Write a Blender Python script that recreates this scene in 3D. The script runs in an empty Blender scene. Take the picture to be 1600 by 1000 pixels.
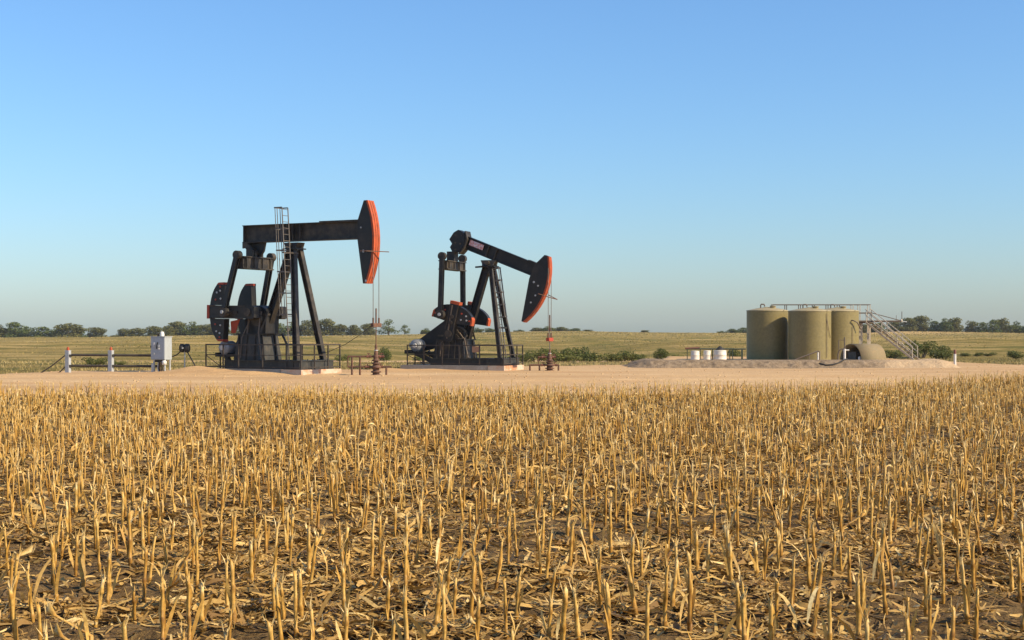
import bpy, math, random
import numpy as np
from mathutils import Vector, Matrix

random.seed(7)
RNG = np.random.default_rng(11)
R = math.radians
scene = bpy.context.scene
C = scene.collection

# ------------------------------------------------------------------ camera, sky, sun, exposure
cam_data = bpy.data.cameras.new('camera')
cam = bpy.data.objects.new('camera', cam_data)
C.objects.link(cam)
cam.location = (0, 0, 2.0)
cam.rotation_euler = (R(90), 0, 0)
cam_data.sensor_width = 36
cam_data.lens = 36 * 2222 / 1600
cam_data.shift_y = 22 / 1600
cam_data.clip_start = 0.1
cam_data.clip_end = 6000
scene.camera = cam

SUN_DIR = (0.92, -0.39)          # towards the sun, on the ground plan
SUN_EL = 34
world = bpy.data.worlds.new('World')
scene.world = world
world.use_nodes = True
wn = world.node_tree
wn.nodes.clear()
sky = wn.nodes.new('ShaderNodeTexSky')
sky.sky_type = 'NISHITA'
sky.sun_disc = False
sky.sun_elevation = R(SUN_EL)
sky.sun_rotation = math.atan2(SUN_DIR[0], SUN_DIR[1])
sky.altitude = 0
sky.air_density = 1.25
sky.dust_density = 0.7
sky.ozone_density = 10.0
bg = wn.nodes.new('ShaderNodeBackground')
bg.inputs['Strength'].default_value = 0.123
wo = wn.nodes.new('ShaderNodeOutputWorld')
wn.links.new(sky.outputs[0], bg.inputs[0])
wn.links.new(bg.outputs[0], wo.inputs[0])

sun_data = bpy.data.lights.new('sun', 'SUN')
sun_data.energy = 4.9
sun_data.angle = R(0.5)
sun_data.color = (1.0, 0.83, 0.58)
sun = bpy.data.objects.new('sun', sun_data)
C.objects.link(sun)
_l = math.hypot(*SUN_DIR)
to_sun = Vector((SUN_DIR[0] / _l * math.cos(R(SUN_EL)), SUN_DIR[1] / _l * math.cos(R(SUN_EL)), math.sin(R(SUN_EL))))
sun.rotation_euler = to_sun.to_track_quat('Z', 'Y').to_euler()
sun.location = (30, -20, 40)

scene.view_settings.view_transform = 'Standard'
scene.view_settings.look = 'None'
scene.view_settings.gamma = 1
scene.view_settings.use_curve_mapping = False
scene.view_settings.exposure = 0.55
scene.cycles.max_bounces = 6
scene.cycles.use_denoising = True

# ------------------------------------------------------------------ materials
def hexlin(c):
    return tuple(c) + (1.0,)

class NT:
    def __init__(s, name):
        s.m = bpy.data.materials.new(name); s.m.use_nodes = True
        s.t = s.m.node_tree; s.t.nodes.clear()
        s.out = s.n('ShaderNodeOutputMaterial'); s.b = s.n('ShaderNodeBsdfPrincipled')
        s.l(s.b.outputs[0], s.out.inputs[0])
        s.tc = s.n('ShaderNodeTexCoord')
    def n(s, k, **kw):
        x = s.t.nodes.new(k)
        for a, v in kw.items(): setattr(x, a, v)
        return x
    def l(s, a, b): s.t.links.new(a, b)
    def noise(s, scale, detail=4, rough=0.6, vec=None, mapping=None):
        v = vec or s.tc.outputs['Object']
        if mapping:
            mp = s.n('ShaderNodeMapping'); mp.inputs['Scale'].default_value = mapping
            s.l(v, mp.inputs[0]); v = mp.outputs[0]
        x = s.n('ShaderNodeTexNoise'); x.inputs['Scale'].default_value = scale
        x.inputs['Detail'].default_value = detail; x.inputs['Roughness'].default_value = rough
        s.l(v, x.inputs['Vector']); return x.outputs['Fac']
    def ramp(s, fac, stops):
        r = s.n('ShaderNodeValToRGB'); e = r.color_ramp.elements
        while len(e) < len(stops): e.new(0.5)
        for i, (p, c) in enumerate(stops): e[i].position = p; e[i].color = hexlin(c)
        s.l(fac, r.inputs[0]); return r.outputs[0]
    def mix(s, fac, a, b, blend='MIX'):
        m = s.n('ShaderNodeMix', data_type='RGBA', blend_type=blend)
        if isinstance(fac, (int, float)): m.inputs[0].default_value = fac
        else: s.l(fac, m.inputs[0])
        for sock, v in ((m.inputs[6], a), (m.inputs[7], b)):
            if isinstance(v, tuple): sock.default_value = hexlin(v)
            else: s.l(v, sock)
        return m.outputs[2]
    def bump(s, h, strength=0.3, dist=0.02):
        b = s.n('ShaderNodeBump'); b.inputs['Strength'].default_value = strength; b.inputs['Distance'].default_value = dist
        s.l(h, b.inputs['Height']); s.l(b.outputs[0], s.b.inputs['Normal'])
    def attr(s, name):
        a = s.n('ShaderNodeAttribute'); a.attribute_name = name; return a.outputs['Fac']
    def done(s, col, rough=0.6, metal=0.0, spec=0.5):
        if isinstance(col, tuple): s.b.inputs['Base Color'].default_value = hexlin(col)
        else: s.l(col, s.b.inputs['Base Color'])
        s.b.inputs['Roughness'].default_value = rough; s.b.inputs['Metallic'].default_value = metal
        s.b.inputs['Specular IOR Level'].default_value = spec
        return s.m

def worn(name, base, wear, rough=0.5, scale=3.0, lo=0.5, hi=0.72, metal=0.0, bump=0.1, spec=0.4):
    t = NT(name)
    n1 = t.noise(scale, 6, 0.65)
    n2 = t.noise(scale * 7, 3, 0.6)
    c = t.ramp(n1, [(lo, base), (hi, wear)])
    c = t.mix(t.ramp(n2, [(0.35, (0.0, 0.0, 0.0)), (0.75, (0.35, 0.35, 0.35))]), c, tuple(min(1, x * 1.6 + 0.01) for x in base))
    t.bump(n2, bump, 0.01)
    return t.done(c, rough, metal, spec)

M = {}
M['black'] = worn('black_oily_paint', (0.009, 0.009, 0.009), (0.05, 0.038, 0.026), 0.5, 1.3, 0.5, 0.8)
M['blackdust'] = worn('black_dusty_paint', (0.017, 0.015, 0.013), (0.10, 0.075, 0.048), 0.6, 1.8, 0.42, 0.75)
M['darkgrey'] = worn('dark_grey_steel', (0.03, 0.03, 0.027), (0.085, 0.072, 0.055), 0.6, 2.0)
M['railing'] = worn('dark_brown_pipe', (0.035, 0.028, 0.022), (0.10, 0.065, 0.04), 0.6, 4.0)
M['orange'] = worn('orange_safety_paint', (0.39, 0.066, 0.015), (0.15, 0.042, 0.02), 0.7, 2.6, 0.42, 0.72)
M['redorange'] = worn('weathered_red_paint', (0.33, 0.045, 0.018), (0.16, 0.035, 0.02), 0.6, 3.0)
M['rust'] = worn('rusty_pipe', (0.13, 0.06, 0.034), (0.06, 0.038, 0.028), 0.75, 9.0, 0.45, 0.6)
M['rustred'] = worn('rusty_red_valve', (0.17, 0.065, 0.04), (0.10, 0.045, 0.03), 0.7, 9.0, 0.45, 0.6)
M['galv'] = worn('galvanised_steel', (0.42, 0.43, 0.43), (0.30, 0.28, 0.25), 0.5, 6.0, 0.5, 0.7, 0.3)
M['silver'] = worn('silver_motor_paint', (0.24, 0.25, 0.26), (0.10, 0.10, 0.10), 0.35, 5.0, 0.5, 0.7, 0.0)
M['boxgrey'] = worn('cabinet_grey_enamel', (0.33, 0.36, 0.38), (0.26, 0.27, 0.28), 0.45, 3.0, 0.5, 0.8)
M['whitepaint'] = worn('white_post_paint', (0.60, 0.58, 0.53), (0.36, 0.33, 0.28), 0.6, 6.0, 0.55, 0.75)
M['tank'] = worn('olive_tank_paint', (0.185, 0.148, 0.054), (0.155, 0.128, 0.05), 0.5, 0.8, 0.4, 0.8, bump=0.02)
M['tanktop'] = worn('tan_tank_roof', (0.31, 0.25, 0.13), (0.24, 0.20, 0.11), 0.6, 1.5)
M['shelter'] = worn('brown_olive_sheet', (0.20, 0.155, 0.085), (0.24, 0.17, 0.09), 0.75, 2.0, spec=0.2)
M['brownpipe'] = worn('brown_grey_steel', (0.11, 0.085, 0.062), (0.17, 0.105, 0.06), 0.6, 4.0)
M['stair'] = worn('pale_stair_steel', (0.46, 0.40, 0.31), (0.30, 0.23, 0.16), 0.55, 4.0)
M['greenpipe'] = worn('dark_green_pipe', (0.03, 0.045, 0.028), (0.07, 0.06, 0.04), 0.6, 4.0)
M['plastic'] = worn('white_plastic_barrel', (0.58, 0.54, 0.46), (0.42, 0.37, 0.30), 0.5, 3.0, 0.5, 0.8)
M['hose'] = worn('black_rubber_hose', (0.018, 0.017, 0.016), (0.04, 0.035, 0.03), 0.7, 4.0)
M['wire'] = worn('steel_wire_rope', (0.16, 0.14, 0.12), (0.10, 0.08, 0.07), 0.5, 9.0, metal=0.3)

def m_concrete(name, base, stain, lo, hi):
    t = NT(name)
    c = t.ramp(t.noise(1.1, 6, 0.65), [(lo, base), (hi, stain)])
    c = t.mix(t.ramp(t.noise(14, 4), [(0.3, (0, 0, 0)), (0.8, (0.5, 0.5, 0.5))]), c, tuple(x * 0.7 for x in base))
    t.bump(t.noise(20, 5), 0.3, 0.02)
    return t.done(c, 0.85, 0, 0.2)
M['concrete'] = m_concrete('grey_concrete', (0.30, 0.27, 0.225), (0.40, 0.38, 0.34), 0.45, 0.7)
M['concrete_front'] = m_concrete('pale_concrete_orange_stain', (0.52, 0.43, 0.33), (0.50, 0.20, 0.085), 0.46, 0.6)

def m_sand():
    t = NT('sandy_pad_gravel')
    P = t.n('ShaderNodeNewGeometry').outputs['Position']
    a = t.noise(1.0, 5, 0.6, P, (0.05, 0.22, 1))
    c = t.ramp(a, [(0.32, (0.47, 0.28, 0.13)), (0.5, (0.60, 0.40, 0.20)), (0.64, (0.67, 0.475, 0.255))])
    b = t.noise(1.0, 5, 0.7, P, (0.9, 2.5, 1))
    c = t.mix(t.ramp(b, [(0.35, (0.6, 0.6, 0.6)), (0.62, (0, 0, 0))]), c, (0.43, 0.265, 0.13))
    f = t.noise(9.0, 5, 0.75, P)
    c = t.mix(t.ramp(f, [(0.42, (0.55, 0.55, 0.55)), (0.6, (0, 0, 0))]), c, (0.38, 0.24, 0.12))
    t.bump(f, 0.5, 0.06)
    return t.done(c, 0.95, 0, 0.1)
M['sand'] = m_sand()

def m_berm():
    t = NT('grey_brown_berm_earth')
    P = t.n('ShaderNodeNewGeometry').outputs['Position']
    x = t.n('ShaderNodeSeparateXYZ'); t.l(P, x.inputs[0])
    mr = t.n('ShaderNodeMapRange'); mr.inputs[1].default_value = 21.8; mr.inputs[2].default_value = 22.9
    nz = t.noise(0.8, 4, 0.6, P); ad = t.n('ShaderNodeMath', operation='ADD'); t.l(x.outputs[0], ad.inputs[0]); t.l(nz, ad.inputs[1])
    t.l(ad.outputs[0], mr.inputs[0])
    a = t.noise(3.5, 6, 0.75, P)
    c1 = t.ramp(a, [(0.3, (0.15, 0.105, 0.062)), (0.5, (0.26, 0.19, 0.12)), (0.7, (0.35, 0.265, 0.175))])
    c2 = t.ramp(a, [(0.3, (0.44, 0.30, 0.17)), (0.7, (0.54, 0.40, 0.245))])
    c = t.mix(mr.outputs[0], c1, c2)
    t.bump(a, 0.8, 0.15)
    return t.done(c, 0.95, 0, 0.1)
M['berm'] = m_berm()

def m_grass():
    t = NT('dry_pasture_grass')
    P = t.n('ShaderNodeNewGeometry').outputs['Position']
    a = t.noise(1.0, 5, 0.62, P, (0.010, 0.028, 1))
    c = t.ramp(a, [(0.34, (0.20, 0.16, 0.042)), (0.44, (0.33, 0.245, 0.072)), (0.54, (0.45, 0.32, 0.105)), (0.66, (0.56, 0.39, 0.155))])
    b = t.noise(1.0, 6, 0.72, P, (0.11, 0.16, 1))
    c = t.mix(t.ramp(b, [(0.42, (0.75, 0.75, 0.75)), (0.58, (0, 0, 0))]), c, (0.20, 0.16, 0.045))
    f = t.noise(1.6, 6, 0.8, P)
    c = t.mix(t.ramp(f, [(0.38, (0.6, 0.6, 0.6)), (0.62, (0, 0, 0))]), c, (0.17, 0.145, 0.052))
    g = t.noise(1.0, 6, 0.7, P, (0.035, 0.30, 1))
    c = t.mix(t.ramp(g, [(0.50, (0, 0, 0)), (0.62, (0.8, 0.8, 0.8))]), c, (0.54, 0.38, 0.155))
    g2 = t.noise(1.0, 6, 0.75, P, (0.05, 0.12, 3))
    c = t.mix(t.ramp(g2, [(0.50, (0, 0, 0)), (0.62, (0.85, 0.85, 0.85))]), c, (0.13, 0.135, 0.035))
    r = t.attr('tan')
    c = t.mix(r, c, (0.56, 0.37, 0.15))
    t.bump(f, 1.0, 0.5)
    return t.done(c, 0.95, 0, 0.05)
M['grass'] = m_grass()

def m_soil():
    t = NT('dark_field_soil')
    P = t.n('ShaderNodeNewGeometry').outputs['Position']
    a = t.noise(3.0, 8, 0.72, P)
    c = t.ramp(a, [(0.3, (0.06, 0.038, 0.018)), (0.5, (0.12, 0.076, 0.035)), (0.7, (0.20, 0.13, 0.058))])
    b = t.noise(22.0, 6, 0.75, P)
    c = t.mix(t.ramp(b, [(0.48, (0, 0, 0)), (0.66, (0.55, 0.55, 0.55))]), c, (0.36, 0.23, 0.085))
    t.bump(b, 0.9, 0.04)
    return t.done(c, 0.95, 0, 0.1)
M['soil'] = m_soil()

def m_straw(name, stops, rough=0.55):
    t = NT(name)
    oi = t.n('ShaderNodeObjectInfo'); ma = t.n('ShaderNodeMath', operation='MULTIPLY_ADD'); ma.inputs[1].default_value = 0.34; ma.inputs[2].default_value = -0.17; t.l(oi.outputs['Random'], ma.inputs[0])
    mb = t.n('ShaderNodeMath', operation='ADD', use_clamp=True); t.l(ma.outputs[0], mb.inputs[0]); t.l(t.attr('tint'), mb.inputs[1]); tint = mb.outputs[0]
    c = t.ramp(tint, stops)
    n = t.noise(30, 4, 0.7)
    c = t.mix(t.ramp(n, [(0.35, (0.55, 0.55, 0.55)), (0.6, (0, 0, 0))]), c, (0.22, 0.115, 0.03))
    tr = t.n('ShaderNodeBsdfTranslucent'); t.l(c, tr.inputs[0])
    ms = t.n('ShaderNodeMixShader'); ms.inputs[0].default_value = 0.15
    t.l(t.b.outputs[0], ms.inputs[1]); t.l(tr.outputs[0], ms.inputs[2]); t.l(ms.outputs[0], t.out.inputs[0])
    return t.done(c, rough, 0, 0.3)
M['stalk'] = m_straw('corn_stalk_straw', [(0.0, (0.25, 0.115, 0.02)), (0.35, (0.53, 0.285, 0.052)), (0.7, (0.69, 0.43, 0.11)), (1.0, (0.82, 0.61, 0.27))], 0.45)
M['litter'] = m_straw('corn_leaf_litter', [(0.0, (0.16, 0.09, 0.03)), (0.4, (0.40, 0.24, 0.065)), (0.75, (0.66, 0.43, 0.13)), (1.0, (0.82, 0.64, 0.30))], 0.6)

def m_leaf(name, a, b, c_):
    t = NT(name)
    c = t.ramp(t.attr('tint'), [(0.0, a), (0.55, b), (1.0, c_)])
    tr = t.n('ShaderNodeBsdfTranslucent'); t.l(c, tr.inputs[0])
    ms = t.n('ShaderNodeMixShader'); ms.inputs[0].default_value = 0.2
    t.l(t.b.outputs[0], ms.inputs[1]); t.l(tr.outputs[0], ms.inputs[2]); t.l(ms.outputs[0], t.out.inputs[0])
    return t.done(c, 0.7, 0, 0.15)
M['leaf'] = m_leaf('oak_foliage', (0.055, 0.078, 0.018), (0.10, 0.128, 0.03), (0.17, 0.175, 0.045))
M['leafy'] = m_leaf('yellowing_foliage', (0.07, 0.078, 0.02), (0.13, 0.13, 0.036), (0.20, 0.175, 0.055))
M['bushleaf'] = m_leaf('shrub_foliage', (0.06, 0.08, 0.02), (0.12, 0.135, 0.034), (0.21, 0.19, 0.055))
M['drygrass'] = m_leaf('dry_grass_blades', (0.20, 0.16, 0.055), (0.36, 0.27, 0.11), (0.50, 0.39, 0.18))
M['pasture'] = m_leaf('pasture_tufts', (0.12, 0.12, 0.034), (0.29, 0.225, 0.075), (0.47, 0.345, 0.14))
M['bark'] = worn('grey_brown_bark', (0.09, 0.07, 0.05), (0.05, 0.04, 0.03), 0.9, 4.0)

_h = bpy.data.materials.new('pale_air'); _h.use_nodes = True; _h.node_tree.nodes.clear()
_v = _h.node_tree.nodes.new('ShaderNodeVolumePrincipled'); _ho = _h.node_tree.nodes.new('ShaderNodeOutputMaterial')
_v.inputs['Density'].default_value = 0.00009; _v.inputs['Color'].default_value = (0.86, 0.92, 1.0, 1); _v.inputs['Anisotropy'].default_value = 0.0
_h.node_tree.links.new(_v.outputs[0], _ho.inputs['Volume'])
M['hazemat'] = _h

# ------------------------------------------------------------------ mesh helpers
class MB:
    """collects simple shapes, build() links them as one mesh object"""
    def __init__(s): s.v = []; s.f = []; s.sm = []
    def add(s, vs, fs, smooth=False):
        o = len(s.v); s.v += [tuple(p) for p in vs]; s.f += [tuple(i + o for i in f) for f in fs]; s.sm += [smooth] * len(fs); return s
    def box(s, x0, x1, y0, y1, z0, z1):
        vs = [(x, y, z) for z in (z0, z1) for y in (y0, y1) for x in (x0, x1)]
        return s.add(vs, [(0, 2, 3, 1), (4, 5, 7, 6), (0, 1, 5, 4), (2, 6, 7, 3), (0, 4, 6, 2), (1, 3, 7, 5)])
    def bar(s, p, q, w, h=None, up=(0, 0, 1)):
        """rectangular bar from p to q; w across, h along 'up'"""
        h = h or w; p, q = Vector(p), Vector(q); d = (q - p).normalized(); u = Vector(up)
        if abs(d.dot(u)) > 0.98: u = Vector((1, 0, 0))
        a = d.cross(u).normalized(); b = a.cross(d).normalized()
        vs = [c + a * (i * w / 2) + b * (j * h / 2) for c in (p, q) for i, j in ((-1, -1), (1, -1), (1, 1), (-1, 1))]
        return s.add(vs, [(3, 2, 1, 0), (4, 5, 6, 7), (0, 1, 5, 4), (1, 2, 6, 5), (2, 3, 7, 6), (3, 0, 4, 7)])
    def ibeam(s, p, q, w, h, t=0.03, up=(0, 0, 1)):
        """I section: flanges w wide, h deep along 'up'"""
        p, q = Vector(p), Vector(q); d = (q - p).normalized(); u = Vector(up)
        a = d.cross(u).normalized(); b = a.cross(d).normalized()
        s.bar(p + b * (h / 2 - t / 2), q + b * (h / 2 - t / 2), w, t, up)
        s.bar(p - b * (h / 2 - t / 2), q - b * (h / 2 - t / 2), w, t, up)
        s.bar(p, q, t, h - 2 * t, up); return s
    def tube(s, pts, r, n=8, cap=True):
        pts = [Vector(p) for p in pts]; rs = r if isinstance(r, (list, tuple)) else [r] * len(pts)
        vs = []; prev = None
        for i, p in enumerate(pts):
            d = (pts[min(i + 1, len(pts) - 1)] - pts[max(i - 1, 0)]).normalized()
            if prev is None:
                u = Vector((0, 0, 1)) if abs(d.z) < 0.9 else Vector((1, 0, 0))
                a = d.cross(u).normalized()
            else:
                a = (prev - d * prev.dot(d)).normalized()
            prev = a; b = d.cross(a)
            vs += [p + (a * math.cos(2 * math.pi * k / n) + b * math.sin(2 * math.pi * k / n)) * rs[i] for k in range(n)]
        fs = [(i * n + k, i * n + (k + 1) % n, (i + 1) * n + (k + 1) % n, (i + 1) * n + k) for i in range(len(pts) - 1) for k in range(n)]
        s.add(vs, fs, True)
        if cap:
            s.add(vs[:n], [tuple(range(n - 1, -1, -1))]); s.add(vs[-n:], [tuple(range(n))])
        return s
    def lathe(s, prof, n=24, c=(0, 0, 0), smooth=True):
        vs = [(c[0] + r * math.cos(2 * math.pi * k / n), c[1] + r * math.sin(2 * math.pi * k / n), c[2] + z) for r, z in prof for k in range(n)]
        m = len(prof)
        fs = [(i * n + k, i * n + (k + 1) % n, (i + 1) * n + (k + 1) % n, (i + 1) * n + k) for i in range(m - 1) for k in range(n)]
        s.add(vs, fs, smooth)
        s.add(vs[:n], [tuple(range(n - 1, -1, -1))]); s.add(vs[-n:], [tuple(range(n))]); return s
    def prism(s, poly, y0, y1):
        """polygon in XZ (any winding), extruded along Y"""
        n = len(poly); ar = sum(poly[i][0] * poly[(i + 1) % n][1] - poly[(i + 1) % n][0] * poly[i][1] for i in range(n))
        if ar < 0: poly = poly[::-1]
        vs = [(x, y0, z) for x, z in poly] + [(x, y1, z) for x, z in poly]
        fs = [tuple(range(n)), tuple(range(2 * n - 1, n - 1, -1))]
        fs += [(i, i + n, (i + 1) % n + n, (i + 1) % n) for i in range(n)]
        return s.add(vs, fs)
    def build(s, name, mat, parent=None, loc=None):
        me = bpy.data.meshes.new(name)
        me.from_pydata(s.v, [], s.f); me.materials.append(M[mat] if isinstance(mat, str) else mat)
        me.polygons.foreach_set('use_smooth', s.sm); me.update()
        o = bpy.data.objects.new(name, me); C.objects.link(o)
        if parent: o.parent = parent
        if loc: o.location = loc
        return o

def tag(o, label, cat, group=None, kind=None):
    if label: o['label'] = label
    if cat: o['category'] = cat
    if group: o['group'] = group
    if kind: o['kind'] = kind
    return o
def thing(name, label, cat, loc, rz=0, group=None):
    o = bpy.data.objects.new(name, None); C.objects.link(o)
    o.location = loc; o.rotation_euler = (0, 0, rz); o.empty_display_size = 0.3
    return tag(o, label, cat, group)

def np_mesh(name, V, Q, mat, tint=None, attr='tint', smooth=False, parent=None):
    """numpy vertices (n,3), quads (m,4)"""
    me = bpy.data.meshes.new(name)
    V = np.asarray(V, np.float32); Q = np.asarray(Q, np.int32)
    me.vertices.add(len(V)); me.vertices.foreach_set('co', V.ravel())
    me.loops.add(Q.size); me.loops.foreach_set('vertex_index', Q.ravel())
    me.polygons.add(len(Q)); me.polygons.foreach_set('loop_start', np.arange(0, Q.size, 4, dtype=np.int32))
    if smooth: me.polygons.foreach_set('use_smooth', np.ones(len(Q), bool))
    me.update(calc_edges=True); me.validate()
    if tint is not None:
        a = me.attributes.new(attr, 'FLOAT', 'POINT'); a.data.foreach_set('value', np.asarray(tint, np.float32))
    me.materials.append(M[mat] if isinstance(mat, str) else mat)
    o = bpy.data.objects.new(name, me); C.objects.link(o)
    if parent: o.parent = parent
    return o

def vnoise(x, y, seed=0):
    """value noise in 0..1"""
    xi = np.floor(x).astype(np.int64); yi = np.floor(y).astype(np.int64); xf = x - xi; yf = y - yi
    def h(a, b):
        n = (a * 374761393 + b * 668265263 + seed * 1442695041) & 0x7fffffff
        n = ((n ^ (n >> 13)) * 1274126177) & 0x7fffffff
        return ((n ^ (n >> 16)) & 0xffff) / 65535.0
    u = xf * xf * (3 - 2 * xf); v = yf * yf * (3 - 2 * yf)
    return (h(xi, yi) * (1 - u) + h(xi + 1, yi) * u) * (1 - v) + (h(xi, yi + 1) * (1 - u) + h(xi + 1, yi + 1) * u) * v
def fbm(x, y, oct=4, seed=0, gain=0.5):
    t = 0; a = 1; n = 0
    for o in range(oct):
        t = t + a * vnoise(x * 2 ** o + 17.3 * o, y * 2 ** o - 9.1 * o, seed + o); n += a; a *= gain
    return t / n
def sstep(a, b, x):
    t = np.clip((x - a) / (b - a), 0, 1); return t * t * (3 - 2 * t)
def grid_quads(nr, nc):
    i = np.arange(nr - 1)[:, None] * nc + np.arange(nc - 1)[None, :]
    return np.stack([i, i + 1, i + nc + 1, i + nc], -1).reshape(-1, 4)

# ------------------------------------------------------------------ ground
RIDGE = 600.0
_rp = np.array([-900, -300, 0, 225, 262, 330, 450, 600, 700, 800, 900, 1000, 1150, 1350, 1410, 1470, 1600, 1900, 2600])
_ry = np.array([530, 530, 531, 531, 525, 523.5, 525, 523, 521, 518, 517, 519, 520, 520, 517.5, 518, 525, 527, 524])
_rx = (_rp - 800) / 2222 * RIDGE
_rz = 2 + (522 - _ry) * RIDGE / 2222

def terrain_z(x, y):
    zr = np.interp(x, _rx, _rz)
    t = np.clip((y - 105) / (RIDGE - 105), 0, 1)
    rise = t ** 1.15
    und = (fbm(x * 0.016 + 3, y * 0.021, 3, 5) - 0.5) * 7.0 * sstep(100, 190, y) * (1 - sstep(250, 470, y))
    z = zr * rise + und * np.clip(0.15 + 0.4 * zr, 0.1, 1.0)
    z = z - 0.9 * sstep(95, 150, y) * (1 - sstep(190, 330, y))       # a shallow swale behind the pad
    fall = np.clip((y - RIDGE) / 400, 0, None)
    z = z - 3.5 * np.minimum(fall, 3)
    return z - 0.06
ys = np.concatenate([np.linspace(-60, 70, 14), np.linspace(72, 160, 120), np.linspace(162, 420, 130), np.linspace(424, 620, 60), np.geomspace(626, 4500, 40)])
xs = np.concatenate([-np.geomspace(4200, 262, 22), np.linspace(-260, 300, 260), np.geomspace(304, 4200, 22)])
X, Y = np.meshgrid(xs, ys)
Z = terrain_z(X, Y)
Z = Z + (fbm(X * 0.22, Y * 0.22, 3, 21) - 0.5) * 0.22 * sstep(88, 100, Y) * (1 - sstep(300, 500, Y))
Z = np.where(Y < 80, Z - 0.10, Z)
tan = sstep(430, 560, Y) * sstep(60, 140, X) * 0.9 * (fbm(X * 0.02, Y * 0.02, 2, 3) * 0.5 + 0.7)
tan = np.maximum(tan, sstep(540, 600, Y) * 0.5 * (X > -80))
o = np_mesh('grassland', np.stack([X, Y, Z], -1).reshape(-1, 3), grid_quads(*X.shape), 'grass', tan.ravel(), 'tan', True)
tag(o, 'rolling olive and tan pasture behind the well pad', None, kind='structure')

def edge_y(x):
    """far edge of the corn stubble"""
    return np.interp(x, [-40, -15, 0, 4, 9, 13, 20, 28, 40], [45, 44.5, 44.5, 45, 47.2, 50, 58, 64, 68]) + (fbm(x * 0.35, x * 0 + 3.3, 2, 9) - 0.5) * 1.0
def far_y(x):
    """far edge of the sandy pad"""
    return np.interp(x, [-60, -26.5, -24.6, -20, -12, -5, 0, 4, 9, 14, 30, 33, 37, 60], [58, 66, 77.5, 79, 81, 82, 88, 91, 95, 128, 128, 96, 90, 90])
def pad_z(x, y):
    d = np.minimum(far_y(x) - y, 12)
    wob = (fbm(x * 0.5, y * 0.35, 4, 31) - 0.5) * 2.2
    z = 0.0 + (fbm(x * 0.12, y * 0.15, 3, 40) - 0.5) * 0.10 + (fbm(x * 1.3, y * 1.3, 3, 41) - 0.5) * 0.03
    z = z - 0.22 * sstep(0.3, 2.2, edge_y(x) - y)
    z = z - 0.5 * sstep(1.2, -2.5, d + wob)
    for k_, ph in ((60.0, 0.0), (61.9, 0.0), (66.5, 1.7), (68.3, 1.7)):
        z = z - (0.05 * np.exp(-((y - k_ - 1.4 * np.sin(x * 0.07 + ph)) / 0.3) ** 2) - 0.02 * np.exp(-((y - k_ - 0.5 - 1.4 * np.sin(x * 0.07 + ph)) / 0.25) ** 2)) * sstep(0.35, 0.6, fbm(x * 0.1, y * 0.1, 2, 33))
    # low heaps of sand: by the cabinet and the pump, and beside the berm
    for hx, hy, sx, sy, hh in ((-15.9, 71.4, 1.3, 0.7, 0.26), (-14.4, 70.7, 1.4, 0.7, 0.24), (-12.8, 69.8, 1.4, 0.6, 0.16), (-6.6, 76.6, 1.3, 0.6, 0.18), (-4.6, 77.6, 1.6, 0.6, 0.10), (-19.5, 71.5, 5.0, 1.6, 0.10), (-2.0, 82, 3, 1.0, 0.05)):
        z = z + hh * np.exp(-((x - hx) / sx) ** 2 - ((y - hy) / sy) ** 2) * (0.75 + 0.5 * fbm(x * 1.2, y * 1.2, 3, 50))
    return z
xs = np.linspace(-62, 62, 420); ys = np.concatenate([np.linspace(36, 54, 60), np.linspace(54.1, 72, 150), np.linspace(72.2, 100, 120), np.linspace(101, 134, 34)])
X, Y = np.meshgrid(xs, ys)
o = np_mesh('dirt_pad', np.stack([X, Y, pad_z(X, Y)], -1).reshape(-1, 3), grid_quads(*X.shape), 'sand', None, smooth=True)
tag(o, 'bare sandy well pad between stubble field and pasture', None, kind='structure')

def soil_z(x, y):
    row = np.sin((y + 0.06 * x + 0.25 * fbm(x * 0.4, y * 0.4, 2, 8)) * 2 * math.pi / 0.76)
    z = 0.03 * row + (fbm(x * 3.2, y * 3.2, 4, 60, 0.6) - 0.5) * 0.14 + (fbm(x * 0.35, y * 0.35, 2, 61) - 0.5) * 0.10
    e = edge_y(x) + 0.6 - y
    return z * sstep(-0.2, 2.5, e) + 0.05 - 0.35 * sstep(0.4, -1.2, e)
ys = np.concatenate([np.arange(4.5, 15, 0.035), np.arange(15, 28, 0.09), np.arange(28, 72, 0.25)])
nc = 330
uu = np.linspace(-1, 1, nc)
X = uu[None, :] * (0.55 * ys[:, None] + 4.5); Y = np.repeat(ys[:, None], nc, 1)
o = np_mesh('field_soil', np.stack([X, Y, soil_z(X, Y)], -1).reshape(-1, 3), grid_quads(*X.shape), 'soil', None, smooth=True)
tag(o, 'dark cloddy soil of the harvested corn field', None, kind='structure')

# ------------------------------------------------------------------ pump jacks
# local axes: X forward to the horsehead, Y to the far side, Z up, origin under the samson post
def rot2(a, p, c=(0, 0)):
    return (c[0] + p[0] * math.cos(a) - p[1] * math.sin(a), c[1] + p[0] * math.sin(a) + p[1] * math.cos(a))

def bolt(parent, x, y, z, r, mat, side, name='bolt', axis='Y'):
    m = MB(); m.tube([(x, y, z), (x, y + side * 0.035, z)], r, 7); return m.build(name, mat, parent)

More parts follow.
